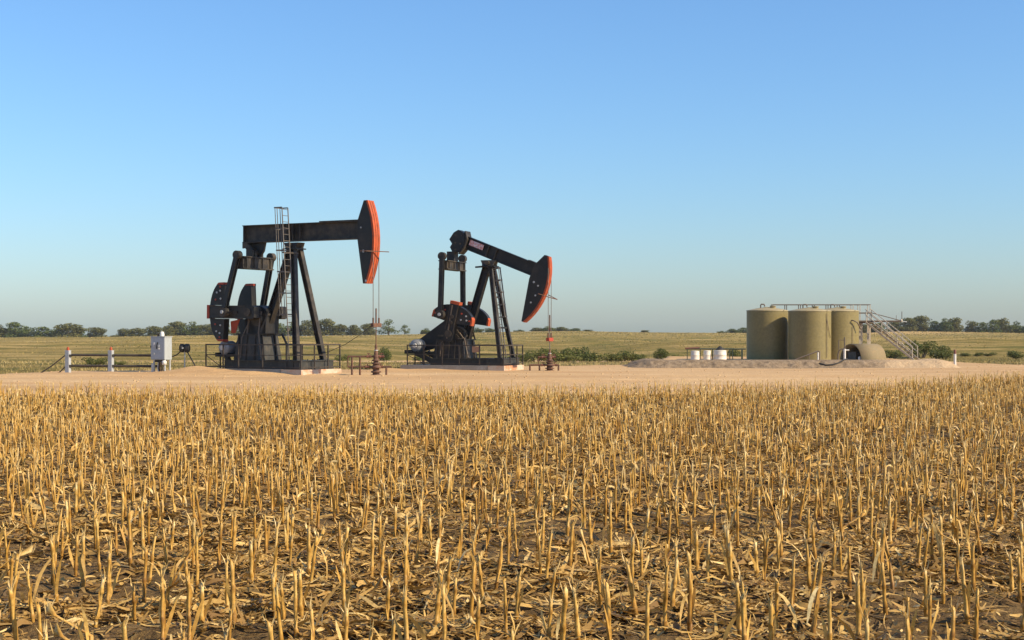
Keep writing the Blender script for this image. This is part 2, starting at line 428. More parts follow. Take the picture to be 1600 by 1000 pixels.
def ladder(root, foot, head, w, cage_from, cage_dir, cage_depth, hoops, wdir=(0, 1, 0)):
    foot, head, wd = Vector(foot), Vector(head), Vector(wdir); d = head - foot; n = int(d.length / 0.31)
    a = MB(); a.tube([foot - wd * w / 2, head - wd * w / 2], 0.028, 6)
    lad = a.build('ladder', 'laddersteel', root)
    MB().tube([foot + wd * w / 2, head + wd * w / 2], 0.028, 6).build('ladder_rail', 'laddersteel', lad)
    for i in range(1, n + 1):
        c = foot + d * (i / (n + 0.3)); MB().tube([c - wd * w / 2, c + wd * w / 2], 0.016, 5).build('rung', 'laddersteel', lad)
    cg = Vector(cage_dir) * cage_depth; c0 = foot + d * cage_from
    k = MB().tube([c0 + cg, head + cg], 0.02, 5); cage = k.build('ladder_cage', 'laddersteel', root)
    for s in (-1, 1):
        MB().tube([c0 + cg * 0.95 + wd * s * w * 0.42, head + cg * 0.95 + wd * s * w * 0.42], 0.02, 5).build('cage_bar', 'laddersteel', cage)
    for i in range(hoops):
        c = c0 + (head - c0) * (i / (hoops - 1))
        m = MB(); m.bar(c - wd * w / 2, c - wd * w / 2 + cg, 0.02, 0.06); m.bar(c - wd * w / 2 + cg, c + wd * w / 2 + cg, 0.02, 0.06); m.bar(c + wd * w / 2 + cg, c + wd * w / 2, 0.02, 0.06)
        m.build('cage_hoop', 'laddersteel', cage)

def head_profile(R_, cv, vt, vb, ub_top, ub_mid, mid, ub_bot, n=14):
    arc = []
    for i in range(n + 1):
        v = vb + (vt - vb) * i / n; arc.append((math.sqrt(R_ * R_ - (v - cv) ** 2), v))
    return arc, [(ub_top, vt), (ub_mid, mid[0]), (ub_mid, mid[1]), (ub_bot, vb)]

def pump_jack(name, label, origin, theta, P):
    root = thing(name, label, 'pump jack', origin, -theta)
    base = P['skid']            # (x0, x1, halfwidth, z0, z1)
    x0, x1, hw, z0, z1 = base
    # skid: two long I beams, cross members
    for s in (-1, 1):
        MB().ibeam((x0, s * (hw - 0.12), (z0 + z1) / 2), (x1 - 1.0, s * (hw - 0.12), (z0 + z1) / 2), 0.22, z1 - z0, 0.03).build('skid_beam', 'darkgrey', root)
    for i in range(6):
        x = x0 + 0.15 + (x1 - 1.3 - x0) * i / 5
        MB().box(x - 0.06, x + 0.06, -hw + 0.25, hw - 0.25, z0 + 0.03, z1 - 0.03).build('cross_member', 'black', root)
    MB().box(x0 + 0.3, x1 - 1.02, -hw + 0.26, hw - 0.26, z0 + 0.02, z0 + 0.14).build('skid_floor', 'black', root)
    fb = MB(); fb.box(x1 - 1.0, x1, -hw - 0.05, hw + 0.05, z0, z1 - 0.03); fb.box(x1 - 1.06, x1 + 0.05, -hw - 0.10, hw + 0.10, z1 - 0.03, z1 + 0.01)
    fbo = fb.build('post_base', 'darkgrey', root)
    for s in (-1, 1):
        for i in range(3):
            MB().box(x1 - 0.9 + i * 0.4, x1 - 0.87 + i * 0.4, s * (hw + 0.05), s * (hw + 0.09), z0 + 0.002, z1 - 0.032).build('base_rib', 'darkgrey', fbo)
    for i in range(6):
        y = -hw + 0.2 + i * (2 * hw - 0.4) / 5
        MB().tube([(x1 - 0.12, y, z1), (x1 - 0.12, y, z1 + 0.07)], 0.035, 6).build('anchor_bolt', 'darkgrey', fbo)
    # rear bent-up ends of the skid that carry the motor
    mx, mz = P['motor']
    for s in (-1, 1):
        MB().bar((x0 + 0.05, s * 0.8, (z0 + z1) / 2), (mx + 0.1, s * 0.8, mz - 0.42), 0.16, 0.26).build('motor_strut', 'black', root)
    mp = MB(); mp.box(mx - 0.55, mx + 0.75, -0.95, 0.95, mz - 0.46, mz - 0.34); mp.box(mx - 0.55, mx - 0.45, -0.95, 0.95, mz - 0.34, mz - 0.25)
    mp.build('motor_platform', 'black', root)
    # motor: ribbed drum with end bells, feet and terminal box
    my = P['motor_y']
    m = MB(); m.tube([(mx, my - 0.50, mz), (mx, my - 0.44, mz), (mx, my - 0.43, mz), (mx, my + 0.25, mz), (mx, my + 0.31, mz)], [0.20, 0.29, 0.33, 0.33, 0.24], 18)
    mot = m.build('motor', 'silver', root)
    for i in range(9):
        MB().tube([(mx, my - 0.38 + i * 0.07, mz), (mx, my - 0.36 + i * 0.07, mz)], 0.355, 18).build('cooling_rib', 'silver', mot)
    MB().box(mx - 0.26, mx + 0.26, my - 0.35, my + 0.2, mz - 0.36, mz - 0.28).build('motor_foot', 'black', mot)
    MB().box(mx - 0.46, mx - 0.32, my - 0.25, my + 0.05, mz - 0.1, mz + 0.14).build('terminal_box', 'silver', mot)
    MB().tube([(mx, my - 0.58, mz), (mx, my - 0.5, mz)], 0.12, 12).build('fan_cover', 'whitepaint', mot)
    # pedestal
    px0, px1, phw, pz = P['pedestal']
    m = MB(); t = 0.14
    m.add([(px0 - t, -phw - t, z1), (px1 + t, -phw - t, z1), (px1 + t, phw + t, z1), (px0 - t, phw + t, z1), (px0, -phw, pz - 0.06), (px1, -phw, pz - 0.06), (px1, phw, pz - 0.06), (px0, phw, pz - 0.06)],
          [(3, 2, 1, 0), (4, 5, 6, 7), (0, 1, 5, 4), (1, 2, 6, 5), (2, 3, 7, 6), (3, 0, 4, 7)])
    ped = m.build('pedestal', P.get('pedmat', 'blackdust'), root)
    MB().box(px0 - 0.08, px1 + 0.08, -phw - 0.08, phw + 0.08, pz - 0.06, pz).build('pedestal_top', 'black', ped)
    for s in (-1, 1):
        for i in range(P['ribs']):
            x = px0 + 0.1 + (px1 - px0 - 0.2) * i / (P['ribs'] - 1)
            MB().bar((x, s * (phw + t + 0.03), z1), (x, s * (phw + 0.03), pz - 0.07), 0.05, 0.08, (0, 1, 0)).build('pedestal_rib', 'blackdust', ped)
    for y in (-0.5, 0.5):
        MB().bar((px1 + t + 0.04, y, z1), (px1 + 0.05, y, pz - 0.07), 0.08, 0.06, (1, 0, 0)).build('pedestal_rib', 'blackdust', ped)
    # gear reducer with domed lid
    sx, sz = P['shaft']; gr = P['gear_r']
    poly = [(sx - gr - 0.35, pz), (sx + gr, pz), (sx + gr + 0.02, sz - 0.1)]
    for i in range(11):
        a = math.pi * i / 10; poly.append((sx - 0.12 + (gr + 0.14) * math.cos(a), sz + gr * 0.75 * math.sin(a)))
    poly.append((sx - gr - 0.35, sz - 0.1))
    gy = P['gear_y']
    g = MB().prism(poly, -gy, gy).build('gear_reducer', 'black', root)
    MB().box(sx - gr - 0.42, sx + gr + 0.08, -gy - 0.06, gy + 0.06, sz - 0.16, sz - 0.06).build('gearbox_flange', 'blackdust', g)
    for s in (-1, 1):
        MB().tube([(sx, s * gy, sz), (sx, s * (gy + 0.12), sz)], 0.30, 16).build('bearing_cap', 'blackdust', g)
        MB().bar((sx + gr + 0.12, s * (gy - 0.1), sz + 0.1), (px1 + 0.08, s * (phw - 0.1), pz), 0.06, 0.08).build('brace', 'blackdust', g)
    MB().tube([(sx, -P['crank_y'] - 0.2, sz), (sx, P['crank_y'] + 0.2, sz)], 0.13, 12).build('crankshaft', 'blackdust', root)
    # cranks and counterweights
    ca = P['crank_angle']; cl = P['crank_len']; cy = P['crank_y']; aw = P['crank_w']; c0, c1, chalf = P['cw']
    for s in (-1, 1):
        ya, yb = sorted((s * (cy - 0.14), s * (cy + 0.28)))
        arm = [(-0.42, -aw * 0.42), (-0.3, -aw / 2), (cl, -aw / 2), (cl, aw / 2), (-0.3, aw / 2), (-0.42, aw * 0.42)]
        cr = MB().prism([rot2(ca, p, (sx, sz)) for p in arm], ya, yb).build('crank_arm', 'black', root)
        for v in (-1, 1):
            m = MB(); m.prism([rot2(ca, p, (sx, sz)) for p in ((0.2, v * aw * 0.5), (cl, v * aw * 0.5), (cl, v * (aw * 0.5 - 0.05)), (0.2, v * (aw * 0.5 - 0.05)))], ya - 0.03, yb + 0.03); m.build('crank_edge', 'blackdust', cr)
        MB().prism([rot2(ca, p, (sx, sz)) for p in ((cl, -aw / 2 - 0.02), (cl + 0.16, -aw / 2 - 0.02), (cl + 0.16, aw / 2 + 0.02), (cl, aw / 2 + 0.02))], ya - 0.02, yb + 0.02).build('crank_tip', 'redorange' if P['crank_angle'] > 2 else 'orange', cr)
        for u in (0.0, 0.75, 1.15):
            bx, bz = rot2(ca, (u * min(1, cl / 2), 0), (sx, sz)); MB().tube([(bx, s * (cy + 0.27), bz), (bx, s * (cy + 0.34), bz)], 0.11 if u else 0.2, 12).build('crank_boss', 'blackdust', cr)
        for v in (-1, 1):
            prof = []
            n = 12; w0 = aw / 2 + 0.015
            for i in range(n + 1):
                w = w0 + (chalf - w0) * i / n
                prof.append((c0 + (c1 - c0) * math.sqrt(max(0.0, 1 - (w / (chalf * 1.06)) ** 2)), v * w))
            poly = prof + [(c0 - 0.02, v * chalf), (c0 - 0.10, v * w0)]
            yy = tuple(sorted((s * (cy - 0.16), s * (cy + 0.22))))
            cw = MB().prism([rot2(ca, p, (sx, sz)) for p in poly], *yy).build('counterweight', 'black', root)
            # painted tip
            tp = [p for p in prof if abs(p[1]) > chalf * 0.92]
            tip = [(c0 - 0.03, v * chalf * 0.93)] + [(c0 + 0.001 + (c1 - c0) * math.sqrt(max(0, 1 - 0.93 ** 2 / 1.06 ** 2)), v * chalf * 0.93)] + [(p[0] + 0.012, p[1]) for p in tp] + [(c0 - 0.03, v * (chalf + 0.012))]
            MB().prism([rot2(ca, p, (sx, sz)) for p in tip], yy[0] - 0.012, yy[1] + 0.012).build('painted_tip', 'redorange' if P['crank_angle'] > 2 else 'orange', cw)
            for (u, w, mt) in ((c0 + 0.16, 0.45, 'galv'), (c0 + 0.2, 0.72, 'galv'), (c0 + 0.5, 0.42, 'redorange'), (c0 + 0.42, 0.66, 'galv'), (c0 + 0.2, 0.86, 'redorange')):
                u = min(u, c0 + (c1 - c0) * 0.75)
                bx, bz = rot2(ca, (u, v * w * chalf), (sx, sz)); bolt(cw, bx, s * (cy + 0.22), bz, 0.05, mt, s)
    # pitman arms
    py = P['pitman_y']; (ptx, ptz) = P['pit_top']; (pbx, pbz) = P['pit_bot']
    for s in (-1, 1):
        pm = MB().ibeam((pbx, s * py, pbz + 0.1), (ptx, s * (py - 0.15), ptz), 0.24, 0.26, 0.06, (0, 1, 0)).build('pitman_arm', P.get('pitmat', 'black'), root)
        MB().tube([(pbx, s * (py - 0.17), pbz), (pbx, s * (py + 0.17), pbz)], 0.24, 16).build('wrist_pin_bearing', 'blackdust', pm)
        MB().tube([(pbx, s * (cy - 0.1), pbz), (pbx, s * (py + 0.22), pbz)], 0.09, 10).build('wrist_pin', 'galv', pm)
        MB().tube([(ptx, s * (py - 0.30), ptz), (ptx, s * (py - 0.02), ptz)], 0.22, 16).build('pitman_head', 'blackdust', pm)
    # equalizer and tail bearing
    ez0, ez1 = P['equal_z']
    e = MB(); e.box(ptx - 0.22, ptx + 0.22, -py + 0.32, py - 0.32, ez0, ez1 - 0.05); e.box(ptx - 0.30, ptx + 0.30, -py + 0.3, py - 0.3, ez1 - 0.05, ez1); e.box(ptx - 0.30, ptx + 0.30, -py + 0.3, py - 0.3, ez0 - 0.05, ez0)
    eq = e.build('equalizer', 'blackdust', root)
    for i in range(4):
        y = -py + 0.55 + i * (2 * py - 1.1) / 3; MB().box(ptx - 0.29, ptx + 0.29, y - 0.025, y + 0.025, ez0 + 0.002, ez1 - 0.052).build('stiffener', 'blackdust', eq)
    # walking beam (local frame: u along the beam, v up)
    ta = P['tilt']; piv = P['pivot']; bh = P['beam_h']; bw = P['beam_w']; u0, u1 = P['beam_u']; bb = P['beam_bottom']
    def bp(u, v): return rot2(ta, (u, v), piv)
    def bprism(poly, y0, y1, nm, mt, par=root): return MB().prism([bp(*p) for p in poly], y0, y1).build(nm, mt, par)
    ft = 0.045
    mm = MB()
    mm.prism([bp(*p) for p in ((u0, bb), (u1, bb), (u1, bb + ft), (u0, bb + ft))], -bw / 2, bw / 2)
    mm.prism([bp(*p) for p in ((u0, bb + bh - ft), (u1, bb + bh - ft), (u1, bb + bh), (u0, bb + bh))], -bw / 2, bw / 2)
    mm.prism([bp(*p) for p in ((u0, bb + ft), (u1, bb + ft), (u1, bb + bh - ft), (u0, bb + bh - ft))], -0.03, 0.03)
    beam = mm.build('walking_beam', P.get('beammat', 'blackdust'), root)
    for u in P['stiff']:
        for s in (-1, 1):
            y0, y1 = sorted((s * 0.031, s * (bw / 2 - 0.01))); bprism(((u - 0.025, bb + ft), (u + 0.025, bb + ft), (u + 0.025, bb + bh - ft), (u - 0.025, bb + bh - ft)), y0, y1, 'stiffener_plate', 'blackdust', beam)
    cp = P['cover']; bprism(((cp, bb + bh + 0.002), (u1, bb + bh + 0.002), (u1, bb + bh + 0.05), (cp, bb + bh + 0.05)), -bw / 2 - 0.03, bw / 2 + 0.03, 'cover_plate', 'blackdust', beam)
    # saddle bearing and post cap
    cz = P['cap_z']
    m = MB(); m.add([(-0.28, -0.35, cz), (0.28, -0.35, cz), (0.28, 0.35, cz), (-0.28, 0.35, cz), (-0.45, -bw / 2 - 0.05, piv[1] + bb * 0 - 0.02), (0.45, -bw / 2 - 0.05, piv[1] - 0.02), (0.45, bw / 2 + 0.05, piv[1] - 0.02), (-0.45, bw / 2 + 0.05, piv[1] - 0.02)],
                    [(3, 2, 1, 0), (4, 5, 6, 7), (0, 1, 5, 4), (1, 2, 6, 5), (2, 3, 7, 6), (3, 0, 4, 7)])
    m.build('saddle_bearing', 'blackdust', root)
    MB().tube([(0, -0.5, (cz + piv[1]) / 2), (0, 0.5, (cz + piv[1]) / 2)], 0.13, 12).build('saddle_pin', 'blackdust', root)
    cap = MB().box(-0.42, 0.42, -0.42, 0.42, cz - 0.06, cz).build('post_cap', 'black', root)
    for i in range(4):
        MB().tube([((-0.3, 0.3)[i % 2], (-0.3, 0.3)[i // 2], cz), ((-0.3, 0.3)[i % 2], (-0.3, 0.3)[i // 2], cz + 0.09)], 0.04, 6).build('anchor_bolt', 'darkgrey', cap)
    # samson post
    fx, fy = P['front_foot']
    for s in (-1, 1):
        lg = MB().ibeam((0.14, s * 0.24, cz - 0.06), (fx, s * fy, z1 + 0.01), P.get('leg_w', 0.26), P.get('leg_w', 0.26) + 0.01, 0.035, (1, 0, 0)).build('post_leg', P.get('legmat', 'blackdust'), root)
        MB().box(fx - 0.25, fx + 0.2, s * fy - 0.2, s * fy + 0.2, z1 + 0.012, z1 + 0.05).build('foot_plate', 'darkgrey', lg)
    rx, rz = P['rear_foot']
    MB().ibeam((-0.16, 0, cz - 0.06), (rx, 0, rz), 0.36, 0.40, 0.045, (1, 0, 0)).build('rear_post_leg', 'black', root)
    for k in (0.33, 0.66) if P.get('cross') else ():
        z = z1 + (cz - z1) * k; xx = fx + (0.14 - fx) * k; yy = fy + (0.24 - fy) * k
        MB().bar((xx, -yy, z), (xx, yy, z), 0.08, 0.1).build('post_brace', 'blackdust', root)
    # horsehead
    arc, back = P['head']
    hwid = P['head_w']
    poly = arc + back
    hh = MB().prism([bp(*p) for p in poly], -hwid / 2, hwid / 2).build('horsehead', 'black', root)
    ns = 3; gap = 0.035; sw = (hwid + 0.06 - gap * (ns - 1)) / ns
    for k in range(ns):
        ya = -hwid / 2 - 0.03 + k * (sw + gap)
        outer = [bp(p[0] + 0.055, p[1]) for p in arc]; inner = [bp(p[0] - 0.05, p[1]) for p in arc]
        m = MB(); n = len(arc); vs = [(x, y, z) for y in (ya, ya + sw) for x, z in inner + outer]
        fs = []
        N = 2 * n
        for i in range(n - 1):
            fs += [(n + i, N + n + i, N + n + i + 1, n + i + 1), (i, n + i, n + i + 1, i + 1), (N + i, N + i + 1, N + n + i + 1, N + n + i)]
        fs += [(0, N, N + n, n), (n - 1, N - 1, 2 * N - 1, N + n - 1)]
        m.add(vs, fs); m.build('wire_track', 'orange', hh)
    for u, v, r_ in P['head_bolts']:
        x, z = bp(u, v); bolt(hh, x, -hwid / 2, z, r_, 'galv', -1)
    # bridle, carrier bar
    hx = P['hang_x']; cb = P['carrier_z']; htz = P['hang_z']
    for s in (-1, 1):
        MB().tube([(hx, s * P['bridle_y'], cb), (hx, s * P['bridle_y'], htz)], 0.018, 5).build('bridle_cable', 'wire', root)
    m = MB(); m.box(hx - 0.09, hx + 0.09, -P['bridle_y'] - 0.1, P['bridle_y'] + 0.1, cb - 0.13, cb + 0.06)
    car = m.build('carrier_bar', P['carmat'], root)
    for s in (-1, 1): MB().tube([(hx, s * P['bridle_y'], cb + 0.06), (hx, s * P['bridle_y'], cb + 0.32)], 0.045, 7).build('cable_socket', 'rust', car)
    # belt guard: stadium between gearbox sheave and motor sheave
    (gx, gz, r1), (qx, qz, r2) = P['guard']; th = math.atan2(qz - gz, qx - gx); poly = []
    for i in range(9): a = th + math.pi / 2 + math.pi * (1 + i / 8); poly.append((gx + r1 * math.cos(a + math.pi * 0), gz + r1 * math.sin(a)))
    poly1 = [(gx + r1 * math.cos(th + math.pi / 2 + math.pi * i / 8), gz + r1 * math.sin(th + math.pi / 2 + math.pi * i / 8)) for i in range(9)]
    poly2 = [(qx + r2 * math.cos(th - math.pi / 2 + math.pi * i / 8), qz + r2 * math.sin(th - math.pi / 2 + math.pi * i / 8)) for i in range(9)]
    gy0, gy1 = P['guard_y']
    MB().prism(poly1 + poly2, gy0, gy1).build('belt_guard', 'black', root)
    bd = MB().tube([(sx + 0.05, -gy - 0.22, sz - 0.35), (sx + 0.05, -gy - 0.02, sz - 0.35)], 0.34, 18).build('brake_drum', 'blackdust', root)
    MB().tube([(sx + 0.3, -gy - 0.2, sz - 0.3), (px1 + 0.1, -phw - 0.05, pz + 0.05), (px1 + 0.35, -phw - 0.12, z1 + 0.05)], 0.035, 6).build('brake_cable', 'brownpipe', root)
    MB().bar((sx + gr * 0.6, -gy - 0.1, sz + 0.05), (px1 + 0.02, -phw + 0.05, pz), 0.07, 0.07).build('gearbox_strut', 'brownpipe', root)
    MB().bar((sx - gr, -gy - 0.1, sz - 0.2), (sx - gr + 0.02, -phw + 0.02, pz), 0.07, 0.07).build('gearbox_strut', 'brownpipe', root)
    MB().tube([(px0 + 0.3, -phw - 0.16, z1 + 0.1), (px0 + 0.35, -phw - 0.12, pz - 0.2), (sx - 0.3, -gy - 0.05, sz - 0.1)], 0.03, 6).build('oil_line', 'brownpipe', root)
    P['extra'](root, bp, bprism, beam, hh)
    return root

def extra_one(root, bp, bprism, beam, hh):
    # tail: gusset plates and bearing between beam and equalizer
    g = MB(); g.prism([(-3.20, 6.68), (-2.0, 6.68), (-2.10, 6.25), (-2.35, 5.95), (-3.05, 5.98), (-3.20, 6.3)], 0.10, 0.24)
    tb = g.build('tail_gusset', 'black', root)
    MB().prism([(-3.20, 6.68), (-2.9, 6.68), (-2.35, 6.2), (-2.35, 5.95), (-2.6, 5.95), (-3.05, 6.45), (-3.20, 6.4)], -0.24, -0.10).build('tail_gusset', 'blackdust', root)
    MB().tube([(-2.58, -0.4, 6.13), (-2.58, 0.4, 6.13)], 0.19, 12).build('tail_bearing', 'blackdust', root)
    for y in (-0.38, 0.38): MB().box(-2.78, -2.38, y - 0.06, y + 0.06, 5.952, 6.3).build('bearing_bracket', 'blackdust', root)
    ladder(root, (0.62, -0.95, 0.70), (0.16, -0.95, 8.30), 0.46, 0.30, (-1, 0, 0), 0.50, 6)
    for z in (2.2, 6.05):
        x = 0.62 - 0.46 * (z - 0.7) / 7.6
        MB().bar((x - 0.05, -1.22, z), (x + 0.12, -0.2, z), 0.05, 0.07).build('ladder_bracket', 'railing', root)
    # arm across the wire tracks, lifting eye, control cable
    MB().bar((4.9, -0.62, 6.02), (5.55, 0.35, 6.0), 0.05, 0.04).build('wireline_guide', 'rust', root)
    MB().tube([(4.55, -0.62, 6.03), (4.9, -0.62, 6.02)], 0.03, 6).build('guide_pin', 'rust', root)
    pts = [(4.95, -0.25, 2.42), (4.4, -0.5, 1.95), (3.7, -0.7, 1.5), (2.9, -0.8, 1.18), (2.2, -0.8, 1.0)]
    MB().tube(pts, 0.014, 4).build('control_cable', 'hose', root)
    # conduit and cable box at the rear
    MB().tube([(-0.9, 0.5, 0.7), (-0.9, 0.5, 1.5), (-1.2, 0.5, 2.0)], 0.06, 8).build('brake_pipe', 'blackdust', root)
    MB().prism([(-3.35, 2.65), (-2.75, 2.75), (-3.05, 2.05), (-3.30, 2.05)], -0.97, -0.93).build('guard_panel', 'redorange', root)

def extra_two(root, bp, bprism, beam, hh):
    # heavy rounded tail block on the beam end
    blk = [(-2.62, 0.25), (-2.50, 0.75), (-2.28, 1.02), (-1.85, 0.98), (-1.62, 0.6), (-1.60, 0.1), (-1.75, -0.28), (-2.15, -0.42), (-2.40, -0.2), (-2.35, 0.05)]
    tb = bprism([(-2.0 + (u + 2.0) * 0.9, 0.3 + (v - 0.3) * 0.88) for u, v in blk], -0.34, 0.34, 'tail_block', 'black', root)
    rim = MB().prism([bp(*p) for p in ((-1.62, 0.62), (-1.60, 0.1), (-1.76, -0.29), (-1.68, -0.31), (-1.52, 0.1), (-1.54, 0.64), (-1.80, 1.03), (-1.86, 0.985))], -0.37, 0.37)
    rim.build('tail_rim', 'blackdust', tb)
    for u, v in ((-2.3, 0.6), (-1.95, 0.7), (-2.15, 0.2), (-1.85, 0.25), (-2.0, -0.15)):
        x, z = bp(u, v); bolt(tb, x, -0.34, z, 0.05, 'blackdust', -1)
    MB().box(-2.45, -2.0, -0.3, 0.3, 6.10, 6.62).build('tail_bearing', 'blackdust', root)
    # small printed plate on the beam
    x = -1.40
    pl = bprism(((x, 0.36), (x + 0.86, 0.36), (x + 0.86, 0.66), (x, 0.66)), -0.19, -0.165, 'name_plate', 'plate', beam)
    ladder(root, (1.0, -0.22, 0.72), (0.25, -0.04, 5.62), 0.36, 0.45, (1, 0, 0.15), 0.36, 5)
    MB().tube([(-0.75, -0.25, 5.72), (-0.1, -0.25, 5.75)], 0.05, 8).build('grease_line', 'blackdust', root)
    MB().tube([(3.0, -0.45, 4.2), (3.75, -0.2, 3.95), (3.85, 0.3, 3.9), (3.3, 0.45, 4.15)], 0.025, 5).build('wireline_guide', 'rust', root)
    MB().box(-0.55, -0.1, -1.26, -1.22, 1.0, 1.32).build('warning_sign', 'signpink', root)
    MB().bar((-1.62, -1.5, 3.6), (-1.95, -1.5, 1.75), 0.07, 0.06, (0, 1, 0)).build('brake_lever', 'brownpipe', root)

t = NT('faded_red_white_plate'); n = t.noise(5, 3)
M['plate'] = t.done(t.ramp(n, [(0.42, (0.42, 0.36, 0.42)), (0.52, (0.45, 0.13, 0.10)), (0.6, (0.5, 0.46, 0.48))]), 0.5)
M['laddersteel'] = worn('grey_ladder_steel', (0.10, 0.09, 0.08), (0.16, 0.12, 0.09), 0.55, 4)
M['signpink'] = worn('faded_sign', (0.34, 0.19, 0.12), (0.2, 0.12, 0.07), 0.7, 6)

arc1 = head_profile(5.04, -0.05, 1.92, -2.13, 4.45, 4.08, (0.95, 0.02), 4.42)
arc2 = head_profile(3.74, -0.52, 1.40, -2.46, 2.98, 2.62, (0.68, -0.12), 3.06)
ONE_O = (-10.97, 71.7, 0.0); ONE_T = R(30)
TWO_O = (-1.244, 79.0, 0.0); TWO_T = R(20)
P1 = dict(skid=(-3.6, 1.45, 1.25, 0.25, 0.68), motor=(-3.85, 1.30), motor_y=-0.5, pedestal=(-3.0, -1.72, 0.80, 2.03), ribs=3, pedmat='darkgrey',
          shaft=(-1.95, 3.10), gear_r=0.48, gear_y=0.50, crank_angle=R(179), crank_len=2.52, crank_y=1.02, crank_w=0.66, cw=(1.66, 2.56, 1.50),
          pitman_y=1.48, pit_top=(-2.58, 6.0), pit_bot=(-3.32, 3.12), equal_z=(5.36, 5.95), tilt=R(-0.3), pivot=(0, 6.62), beam_h=0.90, beam_w=0.46,
          beam_u=(-3.22, 4.12), beam_bottom=0.05, stiff=(-3.15, -0.32, 0.05, 0.5), cover=1.75, cap_z=6.32, front_foot=(1.0, 1.08), rear_foot=(-1.90, 1.98),
          head=arc1, head_w=0.46, head_bolts=((4.45, -0.55, 0.07), (4.62, -2.0, 0.06), (4.3, 0.6, 0.04)), hang_x=5.03, hang_z=6.1, carrier_z=2.47, bridle_y=0.24, carmat='rust',
          guard=((-2.6, 2.65, 0.62), (-3.85, 1.32, 0.34)), guard_y=(0.30, 0.62), extra=extra_one)
P2 = dict(skid=(-3.1, 1.28, 1.2, 0.28, 0.66), motor=(-4.2, 1.36), motor_y=-0.25, pedestal=(-2.86, -1.25, 0.85, 1.72), ribs=5,
          shaft=(-1.86, 2.02), gear_r=0.56, gear_y=0.62, crank_angle=R(77), crank_len=1.66, crank_y=1.22, crank_w=0.52, cw=(0.74, 1.62, 1.20),
          pitman_y=1.66, pit_top=(-2.22, 6.30), pit_bot=(-2.26, 3.08), equal_z=(5.62, 6.08), tilt=R(-21.6), pivot=(0, 6.12), beam_h=0.72, beam_w=0.36,
          beam_u=(-1.75, 2.72), beam_bottom=0.06, stiff=(-0.25, 0.25), cover=2.2, cap_z=5.78, leg_w=0.20, front_foot=(1.02, 1.08), rear_foot=(-1.40, 1.72), cross=True, beammat='black',
          head=arc2, head_w=0.38, head_bolts=((2.95, -0.2, 0.06), (3.25, -0.3, 0.05), (3.3, -0.85, 0.05), (3.2, -1.3, 0.05)), hang_x=3.52, hang_z=5.6, carrier_z=1.74, bridle_y=0.26, carmat='redorange',
          guard=((-2.25, 2.25, 0.72), (-4.15, 1.38, 0.36)), guard_y=(0.10, 0.5), extra=extra_two)
pump_jack('pump_jack', 'larger black pump jack with level beam and tall caged ladder', ONE_O, ONE_T, P1)
pump_jack('pump_jack', 'smaller black pump jack with nose tilted down and half-disc counterweights', TWO_O, TWO_T, P2)

def plinth(label, origin, theta, x0, xm, x1, hw, z1):
    f = thing('concrete_plinth', label, 'foundation', origin, -theta)
    MB().box(x0, xm - 0.012, -hw, hw, -0.15, z1).build('slab', 'concrete', f)
    MB().box(xm + 0.012, x1, -hw, hw, -0.15, z1 - 0.005).build('end_slab', 'concrete_front', f)
plinth('long grey concrete slab with orange-stained end under the larger pump jack', ONE_O, ONE_T, -4.5, 0.45, 1.72, 1.62, 0.25)
plinth('long grey concrete slab with pale end under the smaller pump jack', TWO_O, TWO_T, -4.7, 0.5, 1.45, 1.6, 0.28)

def guard_rail(label, origin, theta, x0, x1, hw, zb, zt, posts, endposts):
    g = thing('guard_railing', label, 'railing', origin, -theta)
    def post(x, y): MB().bar((x, y, zb), (x, y, zt), 0.055, 0.055).build('post', 'railing', g)
    for x in posts: post(x, -hw); post(x, hw)
    for y in endposts: post(x0, y); post(x1, y)
    for z, w in ((zt, 0.06), (zt - 0.52, 0.035), (zb + 0.10, 0.045)):
        for s in (-1, 1): MB().bar((x0 - 0.03, s * hw, z), (x1 + 0.03, s * hw, z), w, w).build('rail', 'railing', g)
        for x in (x0, x1): MB().bar((x, -hw, z + 0.003), (x, hw, z + 0.003), w, w).build('rail', 'railing', g)
    MB().bar((x0 + 0.02, -hw, zt - 0.55), (x0 + 1.0, -hw, zb + 0.1), 0.03, 0.03).build('brace', 'railing', g)
guard_rail('dark pipe guard railing round the larger pump jack', ONE_O, ONE_T, -4.45, 1.66, 1.58, 0.25, 1.47, (-4.45, -3.3, -2.3, -0.75, 1.66), (-0.5, 0.6))
guard_rail('dark pipe guard railing round the smaller pump jack', TWO_O, TWO_T, -4.3, 1.40, 1.55, 0.28, 1.38, (-4.3, -3.3, -2.2, -1.2, 0.0, 1.40), (-0.5, 0.6))

# ------------------------------------------------------------------ wellheads
def local(origin, theta, x, y=0, z=0):
    return (origin[0] + x * math.cos(theta) + y * math.sin(theta), origin[1] - x * math.sin(theta) + y * math.cos(theta), origin[2] + z)

